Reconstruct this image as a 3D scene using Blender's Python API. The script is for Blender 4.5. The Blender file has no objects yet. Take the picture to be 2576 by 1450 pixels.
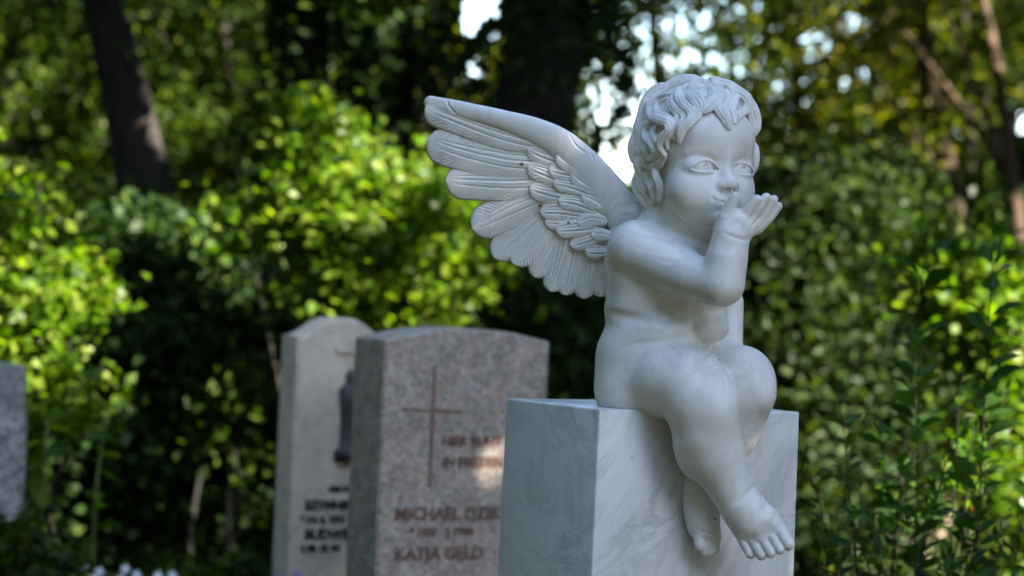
import bpy, math, random
import numpy as np
from mathutils import Vector, Matrix
random.seed(7)
rng = np.random.default_rng(7)
sc = bpy.context.scene
col = sc.collection
R_ = math.radians
# ------------------------------------------------------------------ camera
D0 = 3.85                       # metres to the statue
TAN = 36.0 / 85.0 / 2576.0      # 85 mm lens; picture measured on a 2576 px wide grid
S0 = TAN * D0                   # one grid unit at the statue, in metres
ROLL = R_(2.45)
CAMZ = 1.22
cR = Vector((math.cos(ROLL), 0, math.sin(ROLL)))
cU = Vector((-math.sin(ROLL), 0, math.cos(ROLL)))
cam_d = bpy.data.cameras.new('camera'); cam_d.lens = 85; cam_d.sensor_width = 36
cam_d.clip_start = 0.05; cam_d.clip_end = 600
cam_d.dof.use_dof = True; cam_d.dof.focus_distance = D0 + 0.03; cam_d.dof.aperture_fstop = 3.3
cam = bpy.data.objects.new('camera', cam_d); col.objects.link(cam)
cam.matrix_world = Matrix(((cR.x, cU.x, 0, 0), (0, 0, -1, 0), (cR.z, cU.z, 0, CAMZ), (0, 0, 0, 1)))
sc.camera = cam

def unproj(px, py, Y):
    """world point seen at grid position (px, py), Y metres in front of the camera"""
    a = (px - 1288.0) * TAN * Y; b = -(py - 725.0) * TAN * Y
    p = cR * a + cU * b
    return Vector((p.x, Y, CAMZ + p.z))

# ------------------------------------------------------------------ world and sun
SUN_DIR = Vector((0.66, -0.50, 0.62)).normalized()     # towards the sun
SUN_EL = math.asin(SUN_DIR.z); SUN_AZ = math.atan2(SUN_DIR.x, SUN_DIR.y)
w = bpy.data.worlds.new('World'); sc.world = w; w.use_nodes = True
nt = w.node_tree; nt.nodes.clear()
sky = nt.nodes.new('ShaderNodeTexSky'); sky.sky_type = 'NISHITA'; sky.sun_disc = False
sky.sun_elevation = SUN_EL; sky.sun_rotation = SUN_AZ; sky.air_density = 1.0; sky.dust_density = 0.6; sky.ozone_density = 1.6
bg = nt.nodes.new('ShaderNodeBackground'); bg.inputs[1].default_value = 0.11
wo = nt.nodes.new('ShaderNodeOutputWorld')
nt.links.new(sky.outputs[0], bg.inputs[0]); nt.links.new(bg.outputs[0], wo.inputs[0])
sun_d = bpy.data.lights.new('sun', 'SUN'); sun_d.energy = 5.0; sun_d.angle = R_(0.5); sun_d.color = (1.0, 0.93, 0.80)
sun = bpy.data.objects.new('sun', sun_d); col.objects.link(sun)
sun.rotation_euler = SUN_DIR.to_track_quat('Z', 'Y').to_euler(); sun.location = (3, -3, 8)
sc.view_settings.view_transform = 'Standard'; sc.view_settings.look = 'None'
sc.view_settings.exposure = 3.1; sc.view_settings.gamma = 1.0
sc.cycles.max_bounces = 8; sc.cycles.diffuse_bounces = 4; sc.cycles.transmission_bounces = 4; sc.cycles.transparent_max_bounces = 4
sc.cycles.use_denoising = True

# ------------------------------------------------------------------ object helpers
def tag(o, label=None, cat=None, group=None, kind=None):
    if label: o['label'] = label
    if cat: o['category'] = cat
    if group: o['group'] = group
    if kind: o['kind'] = kind
    return o
def empty(name, loc=(0, 0, 0)):
    o = bpy.data.objects.new(name, None); o.location = loc; o.empty_display_size = 0.1
    col.objects.link(o); return o
def link_mesh(name, me, mat=None, parent=None):
    if mat is not None: me.materials.append(mat)
    o = bpy.data.objects.new(name, me); col.objects.link(o)
    if parent is not None:
        o.parent = parent; o.matrix_parent_inverse = Matrix.Translation(-parent.location)
    return o
def mesh_np(name, V, Fq, mat=None, parent=None, smooth=True, colr=None):
    """V (n,3) array; Fq (m,k) array of k-gons"""
    me = bpy.data.meshes.new(name)
    V = np.ascontiguousarray(V, np.float32); Fq = np.ascontiguousarray(Fq, np.int32)
    m, k = Fq.shape
    me.vertices.add(len(V)); me.vertices.foreach_set('co', V.ravel())
    me.loops.add(m * k); me.loops.foreach_set('vertex_index', Fq.ravel())
    me.polygons.add(m)
    me.polygons.foreach_set('loop_start', np.arange(0, m * k, k, dtype=np.int32))
    me.polygons.foreach_set('loop_total', np.full(m, k, np.int32))
    if smooth: me.polygons.foreach_set('use_smooth', np.ones(m, bool))
    if colr is not None:
        at = me.attributes.new('tint', 'FLOAT', 'POINT'); at.data.foreach_set('value', np.ascontiguousarray(colr, np.float32))
    me.update(calc_edges=True)
    return link_mesh(name, me, mat, parent)
def mesh_py(name, verts, faces, mat=None, parent=None, smooth=False):
    me = bpy.data.meshes.new(name); me.from_pydata([tuple(v) for v in verts], [], faces)
    if smooth: me.polygons.foreach_set('use_smooth', [True] * len(me.polygons))
    me.update(); return link_mesh(name, me, mat, parent)

# ------------------------------------------------------------------ materials
class NT:
    def __init__(s, name):
        s.m = bpy.data.materials.new(name); s.m.use_nodes = True; s.t = s.m.node_tree; s.t.nodes.clear()
        s.out = s.n('ShaderNodeOutputMaterial')
    def n(s, typ, **kw):
        x = s.t.nodes.new(typ)
        for k, v in kw.items():
            if k.startswith('i_'):
                key = k[2:]; key = int(key) if key.isdigit() else key.replace('_', ' ')
                x.inputs[key].default_value = v
            else: setattr(x, k, v)
        return x
    def l(s, a, ao, b, bi):
        s.t.links.new(a.outputs[ao], b.inputs[bi]); return b
    def ramp(s, src, so, stops):
        r = s.n('ShaderNodeValToRGB'); e = r.color_ramp.elements
        while len(e) < len(stops): e.new(0.5)
        for el, (p, c) in zip(e, stops):
            el.position = p; el.color = (*c, 1) if len(c) == 3 else c
        s.l(src, so, r, 0); return r
    def noise(s, coord, scale, detail=4, rough=0.55, dist=0.0):
        n = s.n('ShaderNodeTexNoise'); n.inputs['Scale'].default_value = scale; n.inputs['Detail'].default_value = detail
        n.inputs['Roughness'].default_value = rough; n.inputs['Distortion'].default_value = dist
        s.l(coord[0], coord[1], n, 'Vector'); return n
    def mix(s, fac, a, b, mode='MIX'):
        x = s.n('ShaderNodeMix', data_type='RGBA', blend_type=mode)
        for sock, v in ((0, fac), (6, a), (7, b)):
            if isinstance(v, tuple) and hasattr(v[0], 'outputs'): s.t.links.new(v[0].outputs[v[1]], x.inputs[sock])
            elif isinstance(v, (int, float)): x.inputs[sock].default_value = v
            else: x.inputs[sock].default_value = (*v, 1)
        return x

def mat_marble(name, base, vein, rough=0.42, vscale=4.0, sss=0.03, dirt=0.5, rot=(0.3, 0.5, 0.6), vamt=0.55, crisp=1.0, bump=0.05, stretch=(1, 1, 1), smudge=0.25, streak=0.3):
    t = NT(name)
    tc = t.n('ShaderNodeTexCoord'); co = (tc, 'Object')
    mp = t.n('ShaderNodeMapping', vector_type='TEXTURE'); mp.inputs['Rotation'].default_value = rot; mp.inputs['Scale'].default_value = tuple(1 / q for q in stretch)
    t.l(tc, 'Object', mp, 'Vector')
    n1 = t.noise((mp, 0), vscale, 8, 0.62, 1.4)
    n1.noise_type = 'FBM'
    v1 = t.ramp(n1, 0, [(0.49 - 0.09 * crisp, (0, 0, 0)), (0.487, (1, 1, 1)), (0.493, (1, 1, 1)), (0.49 + 0.10 * crisp, (0, 0, 0))])
    n2 = t.noise((mp, 0), vscale * 0.55, 4, 0.6, 0.4)
    v2 = t.ramp(n2, 0, [(0.42, (0, 0, 0)), (0.72, (1, 1, 1))])
    ml = t.n('ShaderNodeMath', operation='MULTIPLY'); t.l(v1, 0, ml, 0); t.l(v2, 0, ml, 1)
    ms = t.n('ShaderNodeMath', operation='MULTIPLY', i_1=vamt); t.l(ml, 0, ms, 0)
    n3 = t.noise(co, 9, 5, 0.6); c3 = t.ramp(n3, 0, [(0.3, tuple(b * 0.93 for b in base)), (0.7, base)])
    n5 = t.noise((mp, 0), vscale * 0.9, 6, 0.65, 0.8); sm = t.ramp(n5, 0, [(0.52, (0, 0, 0)), (0.75, (1, 1, 1))])
    m5 = t.n('ShaderNodeMath', operation='MULTIPLY', i_1=smudge); t.l(sm, 0, m5, 0)
    c0 = t.mix((m5, 0), (c3, 0), vein)
    c = t.mix((ms, 0), (c0, 2), vein)
    # rain streaks, stronger in patches
    mp2 = t.n('ShaderNodeMapping'); mp2.inputs['Scale'].default_value = (46, 46, 5); t.l(tc, 'Object', mp2, 'Vector')
    n6 = t.noise((mp2, 0), 1.0, 4, 0.6, 0.3); s6 = t.ramp(n6, 0, [(0.50, (0, 0, 0)), (0.72, (1, 1, 1))])
    n7 = t.noise(co, 6, 3, 0.6); s7 = t.ramp(n7, 0, [(0.42, (0, 0, 0)), (0.66, (1, 1, 1))])
    m7 = t.n('ShaderNodeMath', operation='MULTIPLY'); t.l(s6, 0, m7, 0); t.l(s7, 0, m7, 1)
    m8 = t.n('ShaderNodeMath', operation='MULTIPLY', i_1=streak); t.l(m7, 0, m8, 0)
    c = t.mix((m8, 0), (c, 2), (0.30, 0.29, 0.25))
    # fine dark specks and faint dirt
    sp = t.noise(co, 420, 2, 0.5); spr = t.ramp(sp, 0, [(0.73, (0, 0, 0)), (0.79, (1, 1, 1))])
    reg = t.noise(co, 11, 3, 0.6); rr = t.ramp(reg, 0, [(0.5, (0, 0, 0)), (0.68, (1, 1, 1))])
    mm = t.n('ShaderNodeMath', operation='MULTIPLY'); t.l(spr, 0, mm, 0); t.l(rr, 0, mm, 1)
    m2 = t.n('ShaderNodeMath', operation='MULTIPLY', i_1=dirt); t.l(mm, 0, m2, 0)
    c2 = t.mix((m2, 0), (c, 2), (0.16, 0.13, 0.10))
    b = t.n('ShaderNodeBsdfPrincipled', i_Roughness=rough)
    b.inputs['Subsurface Weight'].default_value = sss
    b.inputs['Subsurface Radius'].default_value = (0.012, 0.010, 0.008); b.inputs['Subsurface Scale'].default_value = 1.0
    b.inputs['Specular IOR Level'].default_value = 0.4
    t.l(c2, 2, b, 'Base Color')
    bn = t.noise(co, 260, 3, 0.6); bp = t.n('ShaderNodeBump', i_Strength=bump, i_Distance=0.002); t.l(bn, 0, bp, 'Height'); t.l(bp, 0, b, 'Normal')
    t.l(b, 0, t.out, 0); return t.m
M_STATUE = mat_marble('statue_marble', (0.75, 0.725, 0.685), (0.25, 0.26, 0.28), vscale=9, vamt=0.38, stretch=(1, 1, 2.0), rot=(0, R_(55), R_(225)), smudge=0.10, dirt=0.7)
# ------------------------------------------------------------------ implicit-surface sculpting
# All sculpting is done in grid units: x right, y down, d away from the camera (unit = S0 metres)
def vadd(a, b): return (a[0] + b[0], a[1] + b[1], a[2] + b[2])
def spline(pts, n=6):
    P = np.array(pts, float); P = np.vstack([2 * P[0] - P[1], P, 2 * P[-1] - P[-2]]); out = []
    for i in range(1, len(P) - 2):
        for t in np.linspace(0, 1, n, endpoint=False):
            a, b, c, d = P[i - 1], P[i], P[i + 1], P[i + 2]
            out.append(0.5 * (2 * b + (c - a) * t + (2 * a - 5 * b + 4 * c - d) * t * t + (3 * b - a - 3 * c + d) * t ** 3))
    out.append(P[-2]); return np.array(out)
class Sculpt:
    def __init__(s, lo, hi, h):
        s.lo = np.array(lo, float); s.h = h
        s.n = np.ceil((np.array(hi) - s.lo) / h).astype(int) + 1
        s.F = np.full(s.n, 60.0, np.float32)
    def _box(s, lo, hi):
        i0 = np.clip(np.floor((np.array(lo) - s.lo) / s.h).astype(int), 0, s.n)
        i1 = np.clip(np.ceil((np.array(hi) - s.lo) / s.h).astype(int) + 1, 0, s.n)
        if (i1 <= i0).any(): return None
        ax = [(s.lo[k] + s.h * np.arange(i0[k], i1[k])).astype(np.float32) for k in range(3)]
        return tuple(slice(i0[k], i1[k]) for k in range(3)), ax[0][:, None, None], ax[1][None, :, None], ax[2][None, None, :]
    def _app(s, lo, hi, fn, k, op):
        b = s._box(lo, hi)
        if b is None: return
        sl, X, Y, Z = b
        g = fn(X, Y, Z).astype(np.float32); F = s.F[sl]
        if op == 'u':
            h = np.maximum(k - np.abs(F - g), 0) / k if k > 0 else 0
            s.F[sl] = np.minimum(F, g) - h * h * k * 0.25
        else:
            g = -g
            h = np.maximum(k - np.abs(F - g), 0) / k if k > 0 else 0
            s.F[sl] = np.maximum(F, g) + h * h * k * 0.25
    def ell(s, c, r, M=None, k=12, op='u'):
        m = max(r) + k + 2; c = np.array(c, float)
        M = np.eye(3) if M is None else np.array(M, float)     # rows = local axes
        ext = np.sqrt(((M * np.array(r)[:, None]) ** 2).sum(0)) + k + 2 * s.h
        def fn(X, Y, Z):
            x, y, z = X - c[0], Y - c[1], Z - c[2]
            q = [(M[i, 0] * x + M[i, 1] * y + M[i, 2] * z) / r[i] for i in range(3)]
            k0 = np.sqrt(q[0] ** 2 + q[1] ** 2 + q[2] ** 2)
            k1 = np.sqrt((q[0] / r[0]) ** 2 + (q[1] / r[1]) ** 2 + (q[2] / r[2]) ** 2) + 1e-9
            return k0 * (k0 - 1) / k1
        s._app(c - ext, c + ext, fn, k, op)
    def cap(s, a, b, ra, rb, k=8, op='u'):
        a = np.array(a, float); b = np.array(b, float); m = max(ra, rb) + k + 2 * s.h
        ab = b - a; L = (ab ** 2).sum() + 1e-9
        def fn(X, Y, Z):
            t = np.clip(((X - a[0]) * ab[0] + (Y - a[1]) * ab[1] + (Z - a[2]) * ab[2]) / L, 0, 1)
            return np.sqrt((X - a[0] - t * ab[0]) ** 2 + (Y - a[1] - t * ab[1]) ** 2 + (Z - a[2] - t * ab[2]) ** 2) - (ra + (rb - ra) * t)
        s._app(np.minimum(a, b) - m, np.maximum(a, b) + m, fn, k, op)
    def chain(s, pts, k=8, op='u'):
        """pts = (x, y, d, r) list; evaluated as one shape, then merged"""
        P = np.array(pts, float); m = P[:, 3].max() + k + 2 * s.h
        def fn(X, Y, Z):
            g = None
            for i in range(len(P) - 1):
                a, b = P[i, :3], P[i + 1, :3]; ab = b - a; L = (ab ** 2).sum() + 1e-9
                t = np.clip(((X - a[0]) * ab[0] + (Y - a[1]) * ab[1] + (Z - a[2]) * ab[2]) / L, 0, 1)
                q = np.sqrt((X - a[0] - t * ab[0]) ** 2 + (Y - a[1] - t * ab[1]) ** 2 + (Z - a[2] - t * ab[2]) ** 2) - (P[i, 3] + (P[i + 1, 3] - P[i, 3]) * t)
                g = q if g is None else np.minimum(g, q)
            return g
        s._app(P[:, :3].min(0) - m, P[:, :3].max(0) + m, fn, k, op)
    def blur(s, steps=(1, 2, 3), lo=None, hi=None):
        sl = (slice(None),) * 3 if lo is None else s._box(lo, hi)[0]
        F = np.clip(s.F[sl], -45, 45)
        for st in steps:
            for ax in range(3):
                a = [slice(None)] * 3; b = [slice(None)] * 3; c = [slice(None)] * 3
                a[ax] = slice(0, -2 * st); b[ax] = slice(st, -st); c[ax] = slice(2 * st, None)
                F[tuple(b)] = 0.5 * F[tuple(b)] + 0.25 * (F[tuple(a)] + F[tuple(c)])
        s.F[sl] = F
    def surf(s, x, y, guess=None):
        i = int(round((x - s.lo[0]) / s.h)); j = int(round((y - s.lo[1]) / s.h))
        if not (0 <= i < s.n[0] and 0 <= j < s.n[1]): return guess
        c = np.nonzero(s.F[i, j] < 0)[0]
        if len(c) == 0: return guess
        k = c[0]; a, b = s.F[i, j, k - 1], s.F[i, j, k]
        return s.lo[2] + s.h * (k - 1 + a / (a - b))
    def crease(s, pts, k, depth=0.0, gap=34):
        """pts = (x, y, r): carved along the visible surface"""
        out = []; P = spline([(p[0], p[1], p[2]) for p in pts], 6); n = len(P)
        for q, (x, y, r) in enumerate(P):
            d = s.surf(x, y)
            if d is None or (out and abs(d - out[-1][2]) > gap): continue
            e = max(0.0, 1 - min(1.0, 3.2 * q / (n - 1), 3.2 * (n - 1 - q) / (n - 1)))
            out.append((x, y, d - r + depth - e * e * (k * 0.8 + r), r))
        if len(out) > 1: s.chain(out, k, 's')
    def mesh(s):
        F = s.F; I = F < 0; n = s.n
        c = I[:-1, :-1, :-1]; mn = c.copy(); mx = c.copy()
        offs = [(i, j, k) for i in (0, 1) for j in (0, 1) for k in (0, 1)]
        for (i, j, k) in offs[1:]:
            q = I[i:n[0] - 1 + i, j:n[1] - 1 + j, k:n[2] - 1 + k]; mn &= q; mx |= q
        act = mx & ~mn; ii = np.argwhere(act)
        idx = np.full(act.shape, -1, np.int32); idx[act] = np.arange(len(ii), dtype=np.int32)
        vals = np.stack([F[ii[:, 0] + o[0], ii[:, 1] + o[1], ii[:, 2] + o[2]] for o in offs], 1)
        acc = np.zeros((len(ii), 3)); cnt = np.zeros(len(ii))
        for a in range(8):
            for b in range(a + 1, 8):
                df = [offs[b][q] - offs[a][q] for q in range(3)]
                if sum(abs(v) for v in df) != 1: continue
                va, vb = vals[:, a], vals[:, b]; m = (va < 0) != (vb < 0)
                t = np.where(m, va / (va - vb + 1e-12), 0)
                p = np.array(offs[a])[None, :] + t[:, None] * np.array(df)[None, :]
                acc += np.where(m[:, None], p, 0); cnt += m
        V = s.lo[None, :] + s.h * (ii + acc / cnt[:, None])
        faces = []
        for ax in range(3):
            sl0 = [slice(None)] * 3; sl1 = [slice(None)] * 3
            sl0[ax] = slice(0, n[ax] - 1); sl1[ax] = slice(1, n[ax])
            A = I[tuple(sl0)]; B = I[tuple(sl1)]; e = np.argwhere(A != B)
            o1, o2 = [(1, 2), (2, 0), (0, 1)][ax]
            ok = (e[:, o1] > 0) & (e[:, o2] > 0) & (e[:, o1] < n[o1] - 1) & (e[:, o2] < n[o2] - 1); e = e[ok]
            def g(d1, d2):
                q = e.copy(); q[:, o1] -= d1; q[:, o2] -= d2; return idx[q[:, 0], q[:, 1], q[:, 2]]
            quad = np.stack([g(1, 1), g(0, 1), g(0, 0), g(1, 0)], 1)
            ins = A[e[:, 0], e[:, 1], e[:, 2]]
            quad[~ins] = quad[~ins][:, ::-1]
            faces.append(quad)
        return V, np.concatenate(faces)
def to_world(V):
    Y = D0 + V[:, 2] * S0
    a = (V[:, 0] - 1288.0) * TAN * Y; b = -(V[:, 1] - 725.0) * TAN * Y
    return np.stack([cR.x * a + cU.x * b, Y, CAMZ + cR.z * a + cU.z * b], 1)
def sculpt_obj(name, S, mat, parent):
    V, Fq = S.mesh(); W = to_world(V)
    return mesh_np(name, W, Fq[:, ::-1], mat, parent)   # y axis points down: flip winding

def basis(yaw, pitch=0.0, roll=0.0):
    """rows: left, up, forward of a figure in (x, y, d); yaw turns the front from the camera towards +x"""
    y, p = R_(yaw), R_(pitch)
    f = np.array([math.sin(y) * math.cos(p), -math.sin(p), -math.cos(y) * math.cos(p)])
    l = np.array([math.cos(y), 0, math.sin(y)])
    u = np.cross(f, l); u = u if u[1] < 0 else -u
    r = R_(roll); l2 = l * math.cos(r) - u * math.sin(r); u2 = u * math.cos(r) + l * math.sin(r)
    return np.array([l2, u2, f])

QH = 1.7      # voxel size in grid units
def ped_plane():
    # pedestal top: y = a + b (x - 1507) + c d ; front face: d = e (x - 1507)
    return (1030.0, 0.0421, -0.0454, 332.0 / 500.0)
S = Sculpt((1478, 196, -130), (2014, 1424, 400), QH)
B = basis(42)
# ---- torso
S.ell((1652, 690, 175), (134, 150, 112), B, k=20)            # chest
S.ell((1735, 735, 118), (84, 90, 80), B, k=40)               # front of the rib cage
S.ell((1640, 640, 190), (118, 70, 80), B, k=30)              # upper back / shoulders
S.ell((1640, 780, 185), (128, 90, 110), B, k=30)             # waist
S.ell((1672, 840, 165), (132, 88, 132), B, k=16)             # belly
S.ell((1782, 775, 98), (46, 60, 44), B, k=40)
S.ell((1786, 826, 84), (50, 37, 46), B, k=14)                # belly bulge
S.ell((1630, 880, 178), (130, 100, 118), B, k=30)
S.ell((1628, 930, 178), (130, 112, 125), B, k=34)            # pelvis, buttocks
S.ell((1610, 985, 165), (120, 95, 108), B, k=30)
# ---- far (left) thigh and leg
S.chain([(1690, 940, 260, 90), (1790, 935, 190, 78), (1862, 958, 150, 84)], k=12)
S.ell((1866, 970, 140), (86, 98, 84), None, k=16)
S.chain([(1872, 1000, 148, 74), (1850, 1090, 168, 64), (1800, 1165, 168, 50), (1762, 1225, 150, 42)], k=18)
S.ell((1922, 992, 96), (24, 34, 26), None, k=36)
S.chain([(1755, 1230, 143, 38), (1768, 1290, 123, 46), (1776, 1336, 113, 37)], k=16)
S.chain([(1744, 1262, 139, 26), (1752, 1330, 113, 22)], k=14)
# ---- near (right) thigh and leg
S.chain([(1622, 958, 150, 102), (1682, 952, 85, 100), (1736, 972, 38, 99), (1760, 1008, 18, 90)], k=16)
S.chain([(1765, 1020, 15, 87), (1780, 1095, 22, 86), (1800, 1150, 30, 77), (1838, 1222, 33, 58)], k=26)
S.ell((1808, 1040, -34), (34, 40, 34), None, k=44)           # knee cap
S.ell((1752, 1130, 30), (54, 74, 50), None, k=24)            # calf fat
S.chain([(1838, 1222, 33, 58), (1850, 1248, 33, 54)], k=10)
# near foot
S.ell((1876, 1278, 26), (56, 46, 48), None, k=10)
S.chain([(1868, 1275, 32, 50), (1888, 1310, 28, 52), (1913, 1345, 22, 34)], k=16)
S.chain([(1862, 1290, 36, 44), (1878, 1342, 30, 28)], k=16)
S.chain([(1928, 1308, 26, 36), (1962, 1345, 20, 25)], k=16)
# ---- near arm
S.chain([(1603, 628, 92, 64), (1690, 672, 30, 62), (1745, 697, -12, 57), (1812, 717, -58, 55)], k=22)
S.ell((1596, 622, 100), (62, 64, 60), None, k=26)
S.chain([(1818, 712, -60, 56), (1828, 650, -60, 54), (1838, 604, -58, 47)], k=14)
S.chain([(1838, 604, -58, 45), (1841, 592, -58, 43)], k=8)
# ---- far arm
S.chain([(1748, 645, 262, 56), (1815, 715, 250, 40), (1836, 760, 240, 35), (1835, 905, 175, 33)], k=14)
# ---- neck
S.chain([(1690, 625, 165, 84), (1725, 550, 125, 78)], k=34)
S.ell((1755, 612, 112), (76, 46, 60), B, k=40)
S.ell((1668, 545, 150), (52, 60, 55), B, k=30)
S.blur()
PED_A = ped_plane()
# seat: the figure is cut from the same block and meets the pedestal top and front exactly
S._app((1400, 960, -200), (2100, 1420, 500), lambda X, Y, Z: np.maximum(PED_A[0] + PED_A[1] * (X - 1507) + PED_A[2] * Z + 1.0 - Y, (PED_A[3] * (X - 1507) + 1.0) - Z) * 0.9, 3, 's')
# ---- toes
S.chain([(1760, 1343, 99, 17), (1761, 1374, 87, 13.5)], k=6)
S.chain([(1776, 1350, 99, 16), (1775, 1388, 97, 13)], k=5)
S.chain([(1790, 1352, 103, 15), (1789, 1391, 102, 11)], k=5)
S.chain([(1801, 1346, 107, 14), (1800, 1384, 105, 10)], k=5)
toes = [((1866, 1358, 20), (1888, 1396, 10), 12, 11.5), ((1891, 1356, 12), (1915, 1397, 0), 12.5, 13.5), ((1916, 1353, 8), (1939, 1392, -6), 12.5, 13.3),
        ((1940, 1348, 6), (1962, 1383, -8), 12.5, 13.3), ((1965, 1340, 6), (1984, 1370, -8), 15, 16)]
for a, b, ra, rb in toes:
    S.cap(a, b, ra, rb, k=4)
for a, b in [((1880, 1366), (1899, 1402)), ((1905, 1363), (1926, 1400)), ((1930, 1358), (1950, 1393)), ((1954, 1350), (1972, 1382))]:
    S.crease([(*a, 3.2), ((a[0] + b[0]) / 2, (a[1] + b[1]) / 2, 2.6), (*b, 2.0)], 3.5, 0.7)
for (x, y, r) in [(1891, 1400, 7.5), (1917, 1401, 8.5), (1941, 1396, 8.5), (1964, 1387, 8.5), (1988, 1374, 10)]:
    d = S.surf(x, y - 3)
    if d is not None:
        arc = [(x + math.cos(t) * r, y - 1 - math.sin(t) * r * 0.85, 1.3) for t in np.linspace(0.1, 3.04, 7)]
        S.crease(arc, 1.8, 0.4)
# ankle crease and forefoot fold
S.crease([(1836, 1272, 2), (1860, 1258, 3), (1882, 1242, 4), (1899, 1229, 5), (1906, 1224, 5)], 12, 0)
S.crease([(1868, 1358, 2), (1890, 1355, 3), (1925, 1346, 3), (1962, 1326, 2)], 12, -2)
S.crease([(1755, 1336, 2), (1782, 1342, 3), (1806, 1352, 2.5)], 8, 0.5)
for a, b in [((1770, 1352), (1769, 1384)), ((1784, 1356), (1783, 1394)), ((1796, 1354), (1796, 1388))]:
    S.crease([(*a, 2.2), (*b, 2.2)], 4, 0.5)
S.crease([(1753, 1371, 1), (1760, 1364, 1.2), (1768, 1370, 1)], 2)
# ---- hand
S.chain([(1842, 588, -58, 42), (1858, 562, -58, 37), (1884, 550, -55, 25)], k=10)
S.chain([(1828, 575, -60, 31), (1829, 548, -66, 25), (1838, 518, -76, 16), (1850, 494, -82, 12.8)], k=12)
fingers = [[(1868, 552, -62, 21), (1887, 525, -74, 15), (1904, 502, -80, 12.5)], [(1884, 562, -54, 20), (1908, 527, -64, 15), (1927, 498, -68, 12.8)],
           [(1896, 568, -46, 19), (1925, 534, -50, 14.5), (1946, 503, -54, 12)], [(1903, 572, -36, 19), (1937, 545, -37, 13.5), (1958, 519, -39, 10.5)]]
for f in fingers: S.chain(f, k=3)
S.chain([(1872, 574, -52, 32), (1892, 564, -46, 26)], k=10)
for a, m, b in [((1874, 564), (1888, 546), (1914, 507)), ((1888, 575), (1906, 552), (1936, 507)), ((1901, 583), (1924, 558), (1953, 512))]:
    S.crease([(*a, 1.4), (*m, 2.2), (*b, 2)], 4, 2.6)
for (x, y, r) in [(1903, 504, 7), (1930, 500, 7), (1950, 507, 6.2), (1848, 494, 6.5), (1962, 521, 5)]:
    S.crease([(x + math.cos(t) * r, y + math.sin(t) * r * 0.8, 1.1) for t in np.linspace(0.2, 2.9, 7)], 1.8, 0.4)
S.crease([(1812, 580, 1), (1830, 590, 2), (1856, 600, 3), (1876, 604, 3), (1889, 600, 3)], 8, 0)   # wrist crease

# ---- head (local frame: left, up, forward)
HC = np.array([1762.0, 401.0, 100.0]); H = basis(33, 1.0, 3.5)
def hp(l, u, f): return tuple(HC + H[0] * l + H[1] * u + H[2] * f)
def hell(l, u, f, r, k=8, op='u', rot=0.0):
    M = H
    if rot:
        c, s_ = math.cos(R_(rot)), math.sin(R_(rot)); M = np.array([H[0] * c + H[1] * s_, H[1] * c - H[0] * s_, H[2]])
    S.ell(hp(l, u, f), r, M, k, op)
def hchain(pts, k=6, op='u'): S.chain([(*hp(p[0], p[1], p[2]), p[3]) for p in pts], k, op)
hell(0, 50, -24, (125, 128, 144), k=20)           # cranium
hell(4, 22, 38, (115, 118, 88), k=30)             # forehead and upper face
hell(0, -78, 26, (106, 92, 92), k=34)             # jaw
hell(64, -80, 64, (50, 54, 46), k=40); hell(-66, -80, 64, (52, 54, 46), k=40)    # cheeks
hell(0, -112, 85, (50, 48, 37), k=40)             # muzzle
hell(0, -152, 98, (26, 22, 24), k=26)             # chin
hell(0, -142, 34, (76, 44, 62), k=30)             # double chin
hell(0, 62, 86, (92, 50, 44), k=34)               # brow dome
hell(0, -22, 112, (17, 42, 19), k=22)             # nose bridge
for sgn in (-1, 1):
    hell(sgn * 57, -15, 146, (42, 22, 33), k=26, op='s', rot=5 * sgn)       # sockets
hchain([(2, -34, 120, 10), (3, -52, 132, 14), (3, -62, 140, 18)], k=16)
for sgn in (-1, 1):
    hell(sgn * 17 + 3, -69, 129, (12, 12, 14), k=14)
for sgn in (-1, 1):
    hchain([(sgn * 24, 4, 112, 3), (sgn * 44, 18, 113, 4), (sgn * 70, 20, 101, 4), (sgn * 92, 8, 82, 3)], k=16)
S.blur((1, 2), (1480, 196, -130), (1930, 545, 300))
for sgn in (-1, 1):
    e = hp(sgn * 57, -26, 82)
    S.ell(e, (46, 33, 37), H, 7)                   # lids
    def almond(X, Y, Z, c=hp(sgn * 57, -31, 82), sgn=sgn):
        x, y, z = X - c[0], Y - c[1], Z - c[2]
        l = H[0, 0] * x + H[0, 1] * y + H[0, 2] * z; u = H[1, 0] * x + H[1, 1] * y + H[1, 2] * z; f = H[2, 0] * x + H[2, 1] * y + H[2, 2] * z
        q = np.clip(1 - (l / 38) ** 2, -2, 1); sl = -l * sgn * 0.05
        top = 22.5 * np.sign(q) * np.abs(q) ** 0.8 + sl; low = -6.0 * q + sl
        return np.maximum(np.maximum(u - top, low - u) * 0.8, 10 - f)
    S._app(tuple(np.array(e) - 60), tuple(np.array(e) + 60), almond, 1.5, 's')
    S.ell(hp(sgn * 57, -24, 82), (40, 28, 31.5), H, 1.0)     # eyeball
    ic = sgn * 57 + 1
    ring = [(ic + math.cos(t) * 9.5, -23 + math.sin(t) * 9.5, 113.4, 1.7) for t in np.linspace(2.0, 7.4, 19)]; ring = [(a, b, c + 0.6, 2.1) for a, b, c, _ in ring]
    hchain(ring, k=1.5, op='s')
    hell(ic + 1, -21, 114.5, (8.5, 9.5, 9), k=1.5, op='s')
    hell(ic - 3.0, -17, 109, (3.2, 3.6, 5.5), k=1)
    hell(sgn * 57 - sgn * 36, -31, 108, (3, 3, 5), k=5, op='s')   # inner corner
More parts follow.
